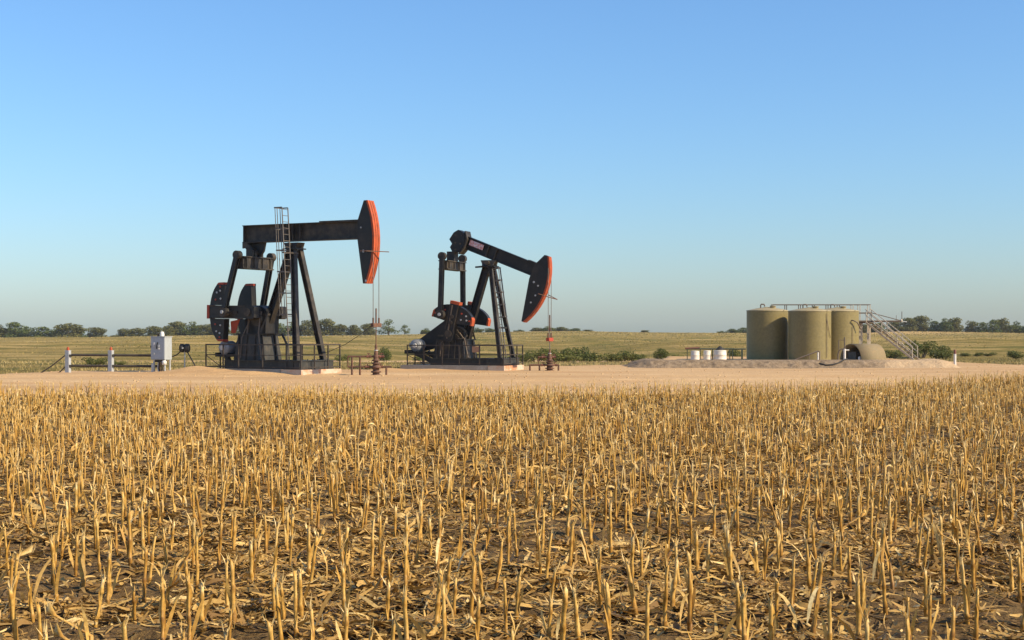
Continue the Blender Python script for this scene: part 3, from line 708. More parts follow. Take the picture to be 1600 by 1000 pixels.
def wellhead(label, loc, rz, k, rod_top, upper, lower, legs, sz):
    w = thing('wellhead', label, 'wellhead', loc, rz)
    prof = [(0.26, -0.05), (0.26, 0.03), (0.17, 0.04), (0.17, 0.12), (0.25, 0.13), (0.25, 0.20), (0.16, 0.21), (0.16, 0.33), (0.28, 0.34), (0.28, 0.44), (0.17, 0.45), (0.15, 0.53), (0.20, 0.54), (0.20, 0.61), (0.11, 0.62), (0.11, 0.68), (0.20, 0.69), (0.20, 0.75), (0.12, 0.77), (0.14, 0.85), (0.14, 0.97), (0.09, 1.0)]
    MB().lathe([(r, z * k) for r, z in prof], 16).build('casing_head', 'rust', w)
    MB().lathe([(0.10, 1.0 * k), (0.10, 1.12 * k), (0.075, 1.14 * k), (0.085, 1.25 * k), (0.05, 1.27 * k), (0.07, 1.36 * k), (0.04, 1.5 * k)], 12).build('stuffing_box', 'rust', w)
    MB().lathe([(0.06, 1.17 * k), (0.10, 1.19 * k), (0.10, 1.22 * k), (0.06, 1.24 * k)], 10).build('packing_gland', 'galv', w)
    MB().tube([(0, 0, 1.4 * k), (0, 0, rod_top)], 0.024, 8).build('polished_rod', 'rust' if k > 0.9 else 'wire', w)
    MB().tube([(0, 0, rod_top - 0.55), (0, 0, rod_top + 0.35)], 0.036, 8).build('rod_clamp', 'rust', w)
    def pipe(x0, x1, z, r=0.045, y=0): return MB().tube([(x0, y, z), (x1, y, z)], r, 8)
    p = pipe(upper[0], upper[1], upper[2]).build('flow_line', 'rust', w)
    q = pipe(lower[0], lower[1], lower[2]).build('casing_line', 'rust', w)
    for pz, xs_ in ((upper[2], upper[3]), (lower[2], lower[3])):
        for x in xs_:
            v = MB(); v.tube([(x - 0.10, 0, pz), (x - 0.08, 0, pz), (x - 0.03, 0, pz), (x + 0.03, 0, pz), (x + 0.08, 0, pz), (x + 0.10, 0, pz)], [0.085, 0.085, 0.06, 0.06, 0.085, 0.085], 10)
            vo = v.build('valve', 'rustred', w)
            MB().tube([(x, 0, pz + 0.04), (x, 0, pz + 0.16)], 0.025, 6).build('valve_stem', 'rust', vo)
            MB().tube([(x - 0.09, 0, pz + 0.15), (x + 0.09, 0, pz + 0.15)], 0.018, 6).build('valve_handle', 'rustred', vo)
    for x, z in legs: MB().tube([(x, 0, -0.05), (x, 0, z)], 0.05, 8).build('support_post', 'rust', w)
    MB().tube([(upper[0], 0, upper[2] + 0.02), (upper[0], 0, upper[2] * 0.45)], 0.03, 6).build('drop_pipe', 'rust', w)
    return w
w1 = wellhead('rusty wellhead with pipe frame on its left, below the larger pump jack', local(ONE_O, ONE_T, 5.03), 0, 1.0, 2.9, (-1.37, 0.42, 0.91, (-0.36, 0.26)), (-1.37, 0.75, 0.41, (-0.42, 0.22)), ((-1.17, 0.93), (-0.78, 0.93), (0.5, 0.44)), 1)
w2 = wellhead('rusty wellhead with low pipes, below the smaller pump jack', local(TWO_O, TWO_T, 3.52), 0, 0.78, 2.7, (-0.62, 0.34, 0.74, (-0.35, 0.24)), (-1.1, 0.5, 0.31, (-0.36, 0.28)), ((-1.08, 0.33), (-0.56, 0.33), (0.48, 0.33)), 1)
# ------------------------------------------------------------------ berm in front of the tanks
def berm_z(x, y):
    # distance to the crest line: front run with short returns, in plan
    fx = np.clip(x, 8.8, 25.0); d1 = np.hypot(x - fx, y - 84.6)
    d2 = np.hypot(x - 8.6, y - np.clip(y, 84.6, 89)); d3 = np.hypot(x - (25.0 + (y - 84.6) * 0.25), y - np.clip(y, 84.6, 88.5))
    d = np.minimum(np.minimum(d1, d2), d3)
    d = d + (fbm(x * 0.9, y * 0.9, 4, 71, 0.6) - 0.5) * 0.55
    z = 0.54 * (1 - sstep(0.35, 2.1, d))
    rough = 1 - sstep(21.5, 23.0, x)
    z = z + sstep(0.0, 0.3, z) * ((fbm(x * 2.2 + y * 0.8, y * 1.4, 4, 72, 0.6) - 0.5) * (0.05 + 0.26 * rough) * sstep(0.02, 0.2, 0.52 - z))
    return z - 0.07
xs = np.arange(5.5, 30, 0.09); ys = np.arange(80.5, 92, 0.09)
X, Y = np.meshgrid(xs, ys)
o = np_mesh('earth_berm', np.stack([X, Y, berm_z(X, Y)], -1).reshape(-1, 3), grid_quads(*X.shape), 'berm', None, smooth=True)
tag(o, 'low earth berm in front of the olive storage tanks', None, kind='structure')

# ------------------------------------------------------------------ storage tanks
def tank(label, x, y, r, h, side_pipe):
    t = thing('storage_tank', label, 'tank', (x, y, 0), 0, 'olive storage tanks')
    prof = [(r, -0.06)]
    prof += [(r, h - 0.05)]
    shl = MB().lathe(prof, 72).build('shell', 'tank', t)
    for k in range(1, 4): MB().lathe([(r - 0.02, h * k / 4 - 0.012), (r + 0.008, h * k / 4 - 0.01), (r + 0.008, h * k / 4 + 0.01), (r - 0.02, h * k / 4 + 0.012)], 72).build('weld_seam', 'tank', shl)
    MB().lathe([(r + 0.03, h - 0.05), (r + 0.03, h), (r * 0.98, h + 0.015), (r * 0.5, h + 0.17), (0.22, h + 0.25), (0.22, h + 0.27), (0.0, h + 0.28)], 72).build('roof', 'tanktop', t)
    hb = MB().lathe([(0.22, 0), (0.22, 0.14), (0.27, 0.15), (0.27, 0.18), (0, 0.2)], 14, (0.35, -0.5, h + 0.16)).build('thief_hatch', 'tanktop', t)
    MB().tube([(-0.55, -0.2, h + 0.16), (-0.55, -0.2, h + 0.42), (-0.5, -0.2, h + 0.48), (-0.3, -0.2, h + 0.48), (-0.25, -0.2, h + 0.42), (-0.25, -0.2, h + 0.3)], 0.05, 8).build('vent_pipe', 'brownpipe', t)
    for a in (250, 310):
        MB().box(-0.03, 0.03, -0.02, 0.02, -0.09, 0.0).build('lifting_lug', 'tanktop', t, (r * 1.01 * math.cos(R(a)), r * 1.01 * math.sin(R(a)) - 0.03, h + 0.02))
    if side_pipe == 'hose':
        a = R(-52); b = R(-35); cx, cy = r + 0.06, r + 0.06
        pts = [(cx * math.cos(a), cy * math.sin(a), h - 0.25 - i * 0) for i in (0,)] + [(cx * math.cos(a + (b - a) * k), cy * math.sin(a + (b - a) * k), h - 0.55 - 1.5 * k ** 0.7) for k in (0, .2, .4, .6, .8, 1)]
        MB().tube(pts, 0.02, 5).build('gauge_line', 'brownpipe', t)
        MB().tube([(cx * math.cos(a), cy * math.sin(a), h - 0.2), (cx * math.cos(a), cy * math.sin(a), 0.2)], 0.022, 6).build('level_pipe', 'brownpipe', t)
    elif side_pipe == 'elbow':
        a = R(-62)
        p = Vector((math.cos(a), math.sin(a), 0)); q = Vector((0.9, 0.3, 0)).normalized()
        MB().tube([p * r + Vector((0, 0, 3.05)), p * (r + 0.18) + Vector((0, 0, 3.05)), p * (r + 0.2) + q * 0.35 + Vector((0, 0, 2.9)), p * (r + 0.12) + q * 0.75 + Vector((0, 0, 2.35))], 0.05, 8).build('inlet_elbow', 'brownpipe', t)
        MB().tube([p * (r + 0.05) + Vector((0.05, 0, 2.6)), p * (r + 0.05) + Vector((0.05, 0, 0.6))], 0.02, 5).build('level_pipe', 'brownpipe', t)
    return t
tank('leftmost olive storage tank, partly in the shadow of the next', 19.98, 111.3, 1.60, 3.85, None)
tank('middle olive storage tank standing in front of the other two', 22.73, 108.6, 1.61, 3.77, 'hose')
tank('rightmost olive storage tank with a pipe elbow near its top', 25.45, 111.3, 1.66, 3.82, 'elbow')

# ------------------------------------------------------------------ catwalk, staircase, boom
cw_ = thing('catwalk', 'steel catwalk with handrail behind the olive tanks', 'catwalk', (0, 0, 0))
YC = 113.4
MB().box(20.8, 28.6, YC, YC + 0.75, 2.94, 3.02).build('deck', 'brownpipe', cw_)
MB().box(20.8, 28.6, YC - 0.03, YC - 0.002, 2.86, 3.04).build('deck_edge', 'brownpipe', cw_)
for z, w in ((4.34, 0.07), (3.68, 0.09)):
    for yy in (YC, YC + 0.75): MB().bar((20.8, yy, z), (28.6, yy, z), w, w).build('handrail', 'brownpipe', cw_)
for x in (20.8, 21.9, 23.0, 24.1, 25.2, 26.1, 27.2, 27.75, 28.55):
    for yy in (YC - 0.01, YC + 0.76): MB().bar((x, yy, 3.02), (x, yy, 4.34), 0.06, 0.06).build('rail_post', 'stair' if x > 27 else 'brownpipe', cw_)
for x in (21.2, 24.4, 27.9, 28.55):
    for yy in (YC + 0.08, YC + 0.67): MB().bar((x, yy, -0.06), (x, yy, 2.94), 0.13, 0.13).build('column', 'stair', cw_)
MB().bar((27.95, YC + 0.02, 2.3), (27.95, YC + 0.02, 2.85), 0.05, 0.05).build('bracket', 'stair', cw_)
MB().tube([(28.0, YC, 0.2), (28.05, YC, 0.9), (28.15, YC, 1.15), (28.5, YC, 1.25)], 0.05, 8).build('stand_pipe', 'stair', cw_)

st = thing('staircase', 'pale steel staircase with handrails right of the olive tanks', 'stairs', (28.0, 112.7, 0), R(-40))
L_, H_ = 4.05, 3.0
for y in (0, 0.95):
    MB().bar((0, y, H_ - 0.05), (L_, y, 0.0), 0.05, 0.15).build('stringer', 'stair', st)
for i in range(13):
    k = (i + 0.6) / 13.4; MB().box(L_ * k - 0.13, L_ * k + 0.13, 0.03, 0.92, H_ * (1 - k) + 0.02, H_ * (1 - k) + 0.06).build('tread', 'brownpipe', st)  # treads coloured darker than the stringers, imitating the shaded gaps between steps
for y in (0, 0.95):
    for dz in (0.55, 0.98):
        MB().bar((0.0, y, H_ + dz), (L_ - 0.1, y, 0.05 + dz), 0.05, 0.05).build('handrail', 'stair', st)
    for k in (0.02, 0.34, 0.66, 0.97):
        MB().bar((L_ * k, y, H_ * (1 - k)), (L_ * k, y, H_ * (1 - k) + 1.0), 0.05, 0.05).build('rail_post', 'stair', st)
bo = thing('pipe_boom', 'dark horizontal pipe boom braced from the catwalk above the stairs', 'pipe', (0, 0, 0))
MB().tube([(26.9, YC - 0.15, 3.02), (31.0, YC - 0.15, 3.02)], 0.075, 8).build('boom_pipe', 'brownpipe', bo)
MB().tube([(28.55, YC - 0.1, 3.72), (31.0, YC - 0.15, 3.06)], 0.035, 6).build('brace_rod', 'brownpipe', bo)
MB().lathe([(0.06, 0), (0.10, 0.02), (0.10, 0.2), (0.06, 0.22)], 10, (31.0, YC - 0.15, 2.96)).build('end_fitting', 'stair', bo)
MB().tube([(31.05, YC - 0.15, 3.1), (31.05, YC - 0.15, 3.80)], 0.03, 6).build('vent_stub', 'brownpipe', bo)
MB().tube([(30.6, YC - 0.15, 3.1), (30.6, YC - 0.15, 3.5)], 0.02, 6).build('vent_stub', 'brownpipe', bo)
MB().tube([(31.0, YC - 0.15, 3.02), (31.45, YC - 0.15, 2.96)], 0.04, 6).build('nozzle', 'galv', bo)

# ------------------------------------------------------------------ curved shelter, riser, small pipework, barrels
sh = thing('curved_shelter', 'low olive curved sheet shelter, dark inside, beside the stairs', 'shelter', (24.05, 97.4, -0.02), R(27))
n = 16; rr = 1.12; hl = 1.08
out = []; inn = []
for i in range(n + 1):
    a = math.pi * (0.02 + 0.98 * i / n); out.append((-rr * math.cos(a) * 1.0, 1.36 * math.sin(a) ** 0.8)); inn.append((-(rr - 0.05) * math.cos(a), 1.31 * math.sin(a) ** 0.8))
m = MB(); vs = [(x, y, z) for x in (-hl, hl) for y, z in out + inn]; N = 2 * (n + 1); q = n + 1
fs = []
for i in range(n):
    fs += [(i, i + 1, N + i + 1, N + i), (q + i + 1, q + i, N + q + i, N + q + i + 1), (i + 1, i, q + i, q + i + 1), (N + i, N + i + 1, N + q + i + 1, N + q + i)]
m.add(vs, fs, True); m.build('curved_sheet', 'shelter', sh)
m = MB(); m.add([(hl - 0.08, y, z) for y, z in inn], [tuple(range(len(inn)))]); m.build('end_panel', 'shelter', sh)
MB().box(-0.9, 0.9, -0.3, 0.5, 0.0, 0.8).build('heater_skid', 'darkgrey', sh)
MB().lathe([(0.10, 0), (0.10, 0.42), (0.06, 0.5)], 10, (-0.95, -0.75, 0.0)).build('filter_canister', 'whitepaint', sh)

ri = thing('valve_riser', 'white and brown riser pipe with loops in front of the curved shelter', 'pipe', (21.75, 93.0, -0.02))
MB().tube([(0, 0, -0.1), (0, 0, 1.05)], 0.075, 10).build('riser_pipe', 'whitepaint', ri)
MB().tube([(0, 0, 1.05), (0, 0, 1.82)], 0.045, 8).build('upper_pipe', 'brownpipe', ri)
MB().tube([(0.04, 0, 1.63), (-0.36, 0, 1.63), (-0.38, 0, 1.6), (-0.38, 0, 1.02)], 0.028, 6).build('loop_pipe', 'brownpipe', ri)
MB().tube([(0, 0, 1.05), (-0.2, 0, 1.04), (-0.36, 0, 0.92), (-0.42, 0, 0.7), (-0.42, 0, 0.1)], 0.05, 8).build('loop_pipe', 'brownpipe', ri)
MB().tube([(-0.1, 0, 0.97), (0.3, 0, 0.97)], 0.04, 8).build('valve', 'whitepaint', ri)

sr = thing('sloped_pipe', 'sloped brown pipe rail on short posts before the middle tank', 'pipe', (0, 0, 0))
MB().tube([(18.7, 95, 0.2), (20.45, 95, 0.86), (20.55, 95, 0.84), (20.55, 95, -0.05)], 0.045, 8).build('rail', 'brownpipe', sr)
MB().tube([(19.85, 95, 0.62), (19.85, 95, -0.05)], 0.03, 6).build('post', 'brownpipe', sr)
MB().tube([(20.42, 94.9, 0.78), (20.42, 94.9, -0.05)], 0.05, 8).build('post', 'whitepaint', sr)
hs = [(18.05, 83.55), (18.4, 83.35), (18.8, 83.3), (19.2, 83.5), (19.55, 83.9), (19.9, 84.6), (20.5, 85.6)]
m = MB(); m.tube([(x, y, float(berm_z(np.array([x]), np.array([y]))[0]) + 0.05) for x, y in hs], 0.045, 6)
o = m.build('hose', 'hose'); tag(o, 'short black hose lying over the berm crest', 'hose')

def barrel(label, x, r, h):
    b = thing('white_barrel', label, 'barrel', (x, 98, -0.02), 0, 'white barrels')
    MB().lathe([(r * 0.96, -0.03), (r, 0.04), (r, h * 0.32), (r * 1.015, h * 0.33), (r * 1.015, h * 0.36), (r, h * 0.37), (r, h * 0.66), (r * 1.015, h * 0.67), (r * 1.015, h * 0.7), (r, h * 0.71), (r * 0.97, h - 0.02)], 24).build('drum', 'plastic', b)
    MB().lathe([(r * 0.99, h - 0.02), (r * 0.99, h + 0.01), (r * 0.6, h + 0.03), (0, h + 0.035)], 24).build('lid', 'plastic', b)
    return b
barrel('leftmost white barrel beside the tank berm', 12.62, 0.30, 0.84)
barrel('narrow middle white barrel beside the tank berm', 13.45, 0.26, 0.86)
b3 = barrel('widest white barrel with a dark hopper, nearest the tanks', 14.33, 0.45, 0.88)
MB().lathe([(0.30, 0.93), (0.12, 1.14), (0.03, 1.2)], 8).build('hopper', 'hose', b3)
rk = thing('pipe_rack', 'dark green pipe rack with orange end over the white barrels', 'pipe rack', (0, 0, 0))
MB().tube([(12.2, 98.6, 0.98), (16.2, 98.6, 0.96)], 0.05, 8).build('rack_pipe', 'greenpipe', rk)
MB().tube([(12.0, 98.6, 1.0), (13.0, 98.6, 1.05)], 0.06, 8).build('end_pipe', 'rustred', rk)
for x, w in ((12.15, .05), (13.05, .05), (13.9, .06), (15.1, .06), (15.3, .06), (15.95, .12)):
    MB().bar((x, 98.6, -0.05), (x, 98.6, 0.96), w, w).build('post', 'greenpipe', rk)
MB().tube([(14.9, 98.6, 0.05), (18.3, 98.6, 0.05)], 0.05, 6).build('ground_pipe', 'greenpipe', rk)

mk = thing('marker_post', 'white marker post with orange top right of the berm', 'post', (26.6, 85.4, -0.05))
MB().tube([(0, 0, 0), (0, 0, 0.86)], 0.075, 10).build('pipe', 'whitepaint', mk)
MB().tube([(0, 0, 0.86), (0, 0, 1.06), (0, 0, 1.12)], [0.08, 0.08, 0.03], 10).build('cap', 'rustred', mk)
MB().box(-0.25, 0.12, -0.14, 0.14, 0.0, 0.07).build('footing', 'rust', mk)

# ------------------------------------------------------------------ pipe fence, cabinet, cable spools at the left
YF = 72.8
def fpost(x, h, label):
    p = thing('fence_post', label, 'post', (x * 0.955, YF, -0.05), R(-20), 'fence posts')
    MB().box(-0.115, 0.115, -0.10, 0.10, 0, h).build('post_body', 'galv', p)
    MB().tube([(0, 0, h), (0, 0, h + 0.10), (0, 0, h + 0.17)], [0.075, 0.075, 0.045], 10).build('cap', 'orange', p)
    for z in (0.42, 0.95): MB().box(0.117, 0.18, -0.07, 0.07, z - 0.06, z + 0.06).build('rail_clamp', 'hose', p)
fpost(-23.8, 1.22, 'leftmost pale fence post with orange cap and slanting stays')
fpost(-21.5, 1.22, 'pale fence post with orange cap between its neighbour and the grey cabinet')
for z, lb, nm in ((0.93, 'upper dark pipe rail of the fence at the left', 'u'), (0.38, 'lower dark pipe rail of the fence at the left', 'l')):
    m = MB().tube([(-22.55, YF, z), (-20.45, YF, z - 0.015), (-18.15, YF, z - 0.03)], 0.06, 8).build('pipe_rail', 'railing'); tag(m, lb, 'pipe rail', 'fence rails')
for (a, b, lb) in (((-22.85, YF, 0.93), (-24.35, YF, -0.14), 'longer dark stay slanting from the leftmost fence post'), ((-22.85, YF, 0.36), (-23.4, YF, -0.1), 'shorter dark stay slanting from the leftmost fence post')):
    a_, b_ = Vector(a), Vector(b); mid = a_.lerp(b_, 0.5) + Vector((0, 0, -0.05))
    m = MB().tube([a_, mid, b_], 0.035, 6).build('fence_stay', 'railing'); tag(m, lb, 'stay', 'fence stays')

cb = thing('electrical_cabinet', 'light grey electrical cabinet on short legs at the fence end', 'cabinet', (-17.9, 72.6, -0.04), R(-25))
MB().box(-0.44, 0.44, -0.28, 0.28, 0.74, 1.90).build('box', 'boxgrey', cb)
MB().box(-0.42, 0.42, -0.305, -0.282, 0.77, 1.87).build('door', 'boxgrey', cb)
MB().box(-0.47, 0.47, -0.32, 0.31, 1.902, 1.93).build('top_cap', 'boxgrey', cb)
for x, z, w, mt in ((-0.2, 1.55, 0.10, 'whitepaint'), (-0.19, 1.42, 0.07, 'galv'), (0.08, 1.44, 0.09, 'galv'), (-0.2, 1.06, 0.08, 'galv'), (0.1, 1.30, 0.05, 'whitepaint')):
    MB().box(x - w / 2, x + w / 2, -0.35, -0.307, z - w * 0.7, z + w * 0.7).build('switch', mt, cb)
MB().bar((-0.05, -0.33, 1.28), (0.02, -0.33, 1.62), 0.05, 0.04).build('door_handle', 'darkgrey', cb)
MB().box(-0.44, -0.40, -0.33, -0.307, 1.35, 1.45).build('hinge', 'darkgrey', cb)
MB().lathe([(0.05, 0), (0.05, 0.14)], 8, (-0.2, 0, 1.93)).build('conduit_stub', 'rust', cb)
MB().lathe([(0.11, 0), (0.11, 0.12), (0.08, 0.22), (0.03, 0.24)], 10, (0.05, 0, 1.93)).build('weatherhead', 'whitepaint', cb)
for x, y in ((-0.3, -0.2), (0.38, -0.2), (-0.3, 0.2), (0.38, 0.2)): MB().tube([(x, y, -0.02), (x, y, 0.74)], 0.045, 8).build('leg', 'galv', cb)
MB().box(-0.40, -0.24, -0.3, -0.2, -0.02, 0.55).build('leg_plate', 'galv', cb)
MB().box(-0.3, 0.25, -0.16, 0.16, 0.60, 0.738).build('cable_tray', 'darkgrey', cb)
for x, mt in ((-0.12, 'whitepaint'), (0.0, 'rust'), (0.09, 'rust'), (-0.05, 'hose'), (0.2, 'hose')): MB().tube([(x, -0.1, 0.62), (x - 0.03, -0.1, 0.3), (x + 0.02, -0.08, 0.0)], 0.03, 6).build('conduit', mt, cb)
MB().lathe([(0.08, 0.48), (0.12, 0.50), (0.12, 0.66), (0.08, 0.70)], 10, (0.38, -0.24, 0)).build('meter_can', 'whitepaint', cb)

sp = thing('cable_spool_stand', 'pair of black cable spools on a thin post right of the cabinet', 'cable spool', (-16.8, 73.0, -0.05), R(-10))
MB().tube([(0, 0, 0), (0, 0, 1.2)], 0.035, 8).build('post', 'galv', sp)
for x in (-0.135, 0.135):
    s_ = MB().tube([(x - 0.115, 0, 1.33), (x - 0.08, 0, 1.33), (x + 0.08, 0, 1.33), (x + 0.115, 0, 1.33)], [0.15, 0.22, 0.22, 0.15], 16).build('spool', 'hose', sp)
MB().tube([(-0.02, -0.2, 1.33), (-0.02, -0.24, 1.33)], 0.045, 8).build('clip', 'galv', sp)
MB().tube([(-0.2, -0.05, 1.16), (-0.42, -0.05, 0.98), (-0.62, -0.05, 0.9), (-0.85, -0.05, 0.93)], 0.032, 6).build('cable', 'hose', sp)
MB().tube([(0.16, -0.05, 1.14), (0.5, -0.3, 0.75), (0.95, -0.8, 0.35), (1.3, -1.2, 0.18)], 0.032, 6).build('cable', 'hose', sp)
o = MB().lathe([(0.36, -0.04), (0.36, 0.05), (0.33, 0.07), (0.0, 0.07)], 20, (-16.6, 72.0, 0.03)).build('cellar_lid', 'sand'); tag(o, 'flat round sandy cover on the ground below the cable spools', 'cover')

# ------------------------------------------------------------------ trees and bushes
def leaf_cloud(blobs, n, size, rng, squash=1.0):
    """n leaf quads scattered through the shells of the blobs (cx,cy,cz,r)"""
    w = np.array([b[3] ** 2 for b in blobs]); pick = rng.choice(len(blobs), n, p=w / w.sum())
    B = np.array(blobs)[pick]
    d = rng.normal(size=(n, 3)); d /= np.linalg.norm(d, axis=1)[:, None]
    rad = B[:, 3] * (0.55 + 0.5 * rng.random(n) ** 0.6)
    P = B[:, :3] + d * rad[:, None] * np.array([1, 1, 0.85])
    a = rng.normal(size=(n, 3)); nrm = d * 0.8 + a * 0.6; nrm /= np.linalg.norm(nrm, axis=1)[:, None]
    u = np.cross(nrm, rng.normal(size=(n, 3))); u /= np.linalg.norm(u, axis=1)[:, None]; v = np.cross(nrm, u)
    s = size * (0.6 + 0.8 * rng.random(n))[:, None]
    V = np.stack([P - u * s * 0.6, P - v * s * 0.45 + nrm * s * 0.15, P + u * s * 0.7, P + v * s * 0.45 + nrm * s * 0.1], 1).reshape(-1, 3)
    Q = np.arange(4 * n).reshape(-1, 4)
    bt = rng.random(len(blobs))[pick]
    tint = np.repeat(np.clip(0.45 * bt + 0.55 * rng.random(n), 0, 1), 4)
    return V, Q, tint

def tree_variant(seed, openness):
    """unit tree: height 1, crown half-width 0.5"""
    rng = np.random.default_rng(seed); nb = int(11 + 5 * rng.random()); blobs = []
    for i in range(nb):
        h = rng.random() ** 0.8; z = 0.16 + 0.62 * h; rmax = 0.37 * math.sqrt(max(0.05, 1 - ((z - 0.32) / 0.58) ** 2)); a = rng.random() * 6.28; rr_ = rmax * math.sqrt(rng.random())
        blobs.append((rr_ * math.cos(a), rr_ * math.sin(a), z, (0.13 + 0.08 * rng.random()) * (0.72 if openness else 1)))
    blobs.append((0, 0, 0.80, 0.15)); 
    if not openness: blobs += [(0.22 * math.cos(q), 0.22 * math.sin(q), 0.14 + 0.1 * rng.random(), 0.2) for q in range(6)] + [(0, 0, 0.5, 0.26)]
    V, Q, t = leaf_cloud(blobs, 1300 if openness else 2600, 0.036 if openness else 0.05, rng)
    m = MB(); m.tube([(0, 0, -0.04), (0.01, 0, 0.12), (-0.01, 0.01, 0.3), (0.01, 0, 0.55), (0, 0, 0.75)], [0.03, 0.024, 0.02, 0.012, 0.004], 6)
    for b in blobs[:9]:
        z0_ = max(0.1, b[2] * 0.45); m.tube([(0, 0, z0_), (b[0] * 0.5, b[1] * 0.5, z0_ * 0.5 + b[2] * 0.42), (b[0], b[1], b[2])], [0.012, 0.009, 0.003], 5, False)
    return (V, Q, t), m
tree_protos = []
for k in range(8):
    (V, Q, t), m = tree_variant(100 + k, k >= 6)
    crown = np_mesh('crown', V, Q, 'leafy' if k in (1, 4, 5) else 'leaf', t); trunk = m.build('trunk', 'bark')
    tree_protos.append((crown.data, trunk.data)); bpy.data.objects.remove(crown); bpy.data.objects.remove(trunk)
def put_tree(name, label, group, x, y, z, w, h, k, rz, protos, cat='tree'):
    r = thing(name, label, cat, (x, y, z), rz, group); r.scale = (w, w, h)
    for nm, me in zip(('crown', 'trunk'), protos[k]):
        c = bpy.data.objects.new(nm, me); C.objects.link(c); c.parent = r
def tz(x, y): return float(terrain_z(np.array([float(x)]), np.array([float(y)]))[0])

# trees along the ridge: bearing, crown top and crown width, turned into metres at the ridge's distance below
TREES = [(-6, 507, 40), (8, 513, 34), (22, 504, 34), (44, 512, 28), (66, 511, 38), (88, 513, 26), (107, 506, 46), (124, 511, 26), (151, 512, 36), (178, 524, 18), (196, 514, 28), (216, 513, 30), (241, 510, 32), (262, 510, 20),
         (277, 503, 34), (301, 503, 32), (324, 507, 30), (346, 507, 28), (372, 509, 26), (405, 508, 26), (434, 505, 30), (458, 503, 32), (482, 501, 30), (507, 499, 38), (530, 507, 28), (554, 508, 26), (575, 506, 26), (607, 500, 36), (632, 508, 18),
         (666, 513, 20), (682, 514, 18), (745, 512, 22), (765, 513, 20), (812, 515, 16), (838, 512, 22), (856, 510, 24), (878, 511, 26), (900, 513, 22), (918, 515, 18), (1008, 516, 14), (1128, 517, 16), (1146, 514, 20), (1162, 512, 22),
         (1352, 507, 28), (1374, 505, 28), (1398, 503, 28), (1420, 497, 28), (1438, 494, 32), (1460, 502, 22), (1476, 498, 24), (1492, 497, 24), (1518, 502, 22), (1535, 504, 22), (1553, 500, 24), (1568, 498, 26), (1588, 503, 28), (1608, 504, 28)]
WORDS = ['low rounded green tree', 'yellowing rounded tree', 'dense dark green tree', 'broad green tree', 'pale yellow-green tree', 'bushy green tree']
def where(px):
    if px < 95: return 'at the far left of the ridge'
    if px < 190: return 'on the ridge above the pipe fence'
    if px < 262: return 'on the ridge behind the grey cabinet'
    if px < 360: return 'on the ridge just left of the larger pump jack'
    if px < 440: return 'on the ridge behind the larger pump jack'
    if px < 590: return 'on the ridge behind the larger pump jack\'s horsehead'
    if px < 700: return 'on the ridge left of the smaller pump jack'
    if px < 825: return 'on the ridge behind the smaller pump jack'
    if px < 940: return 'on the ridge behind the smaller pump jack\'s wellhead'
    if px < 1050: return 'alone on the bare middle ridge'
    if px < 1200: return 'on the ridge left of the olive tanks'
    if px < 1415: return 'on the ridge behind the staircase'
    if px < 1506: return 'in the clump right of the staircase'
    return 'in the clump at the far right of the ridge'
rt = random.Random(5)
cnt = {}
for px, top, wpx in TREES: cnt[where(px)] = cnt.get(where(px), 0) + 1
seen = {}
ORD = ['first', 'second', 'third', 'fourth', 'fifth', 'sixth', 'seventh', 'eighth', 'ninth']
for i, (px, top, wpx) in enumerate(TREES):
    d = RIDGE + 4 + rt.random() * 22; x = (px - 800) / 2222 * d; zb = tz(x, d) - 0.2
    h = (522 - top) * d / 2222 + 2.0 - zb; w = wpx * d / 2222 * 1.25
    lone = px in (607, 632)
    k = (6 if px == 607 else 7) if lone else rt.choice([0, 1, 2, 3, 4, 5])
    wh = where(px); seen[wh] = seen.get(wh, 0) + 1
    if px == 607: lab = 'lone open-crowned tree right of the wellhead rod on the ridge'
    elif px == 632: lab = 'small lone tree beside the open-crowned tree on the ridge'
    elif cnt[wh] == 1: lab = '%s %s' % (WORDS[k], wh)
    else: lab = '%s, %s from the left %s' % (WORDS[k].split()[-2] + ' tree', ORD[seen[wh] - 1], wh)
    put_tree('oak_tree', lab, 'trees along the ridge', x, d, zb, w, h * 1.13, k, rt.random() * 6.28, tree_protos)

bush_protos = []
for k in range(4):
    rng = np.random.default_rng(300 + k); blobs = []
    for i in range(9):
        a = rng.random() * 6.28; rr_ = 0.34 * math.sqrt(rng.random()); blobs.append((rr_ * math.cos(a), rr_ * math.sin(a), 0.25 + 0.45 * rng.random(), 0.16 + 0.10 * rng.random()))
    V, Q, t = leaf_cloud(blobs, 1500, 0.045, rng)
    crown = np_mesh('foliage', V, Q, 'bushleaf', t)
    m = MB()
    for b in blobs: m.tube([(b[0] * 0.2, b[1] * 0.2, -0.05), (b[0] * 0.6, b[1] * 0.6, b[2] * 0.5), (b[0], b[1], b[2])], [0.02, 0.014, 0.004], 5, False)
    trunk = m.build('stems', 'bark'); bush_protos.append((crown.data, trunk.data)); bpy.data.objects.remove(crown); bpy.data.objects.remove(trunk)
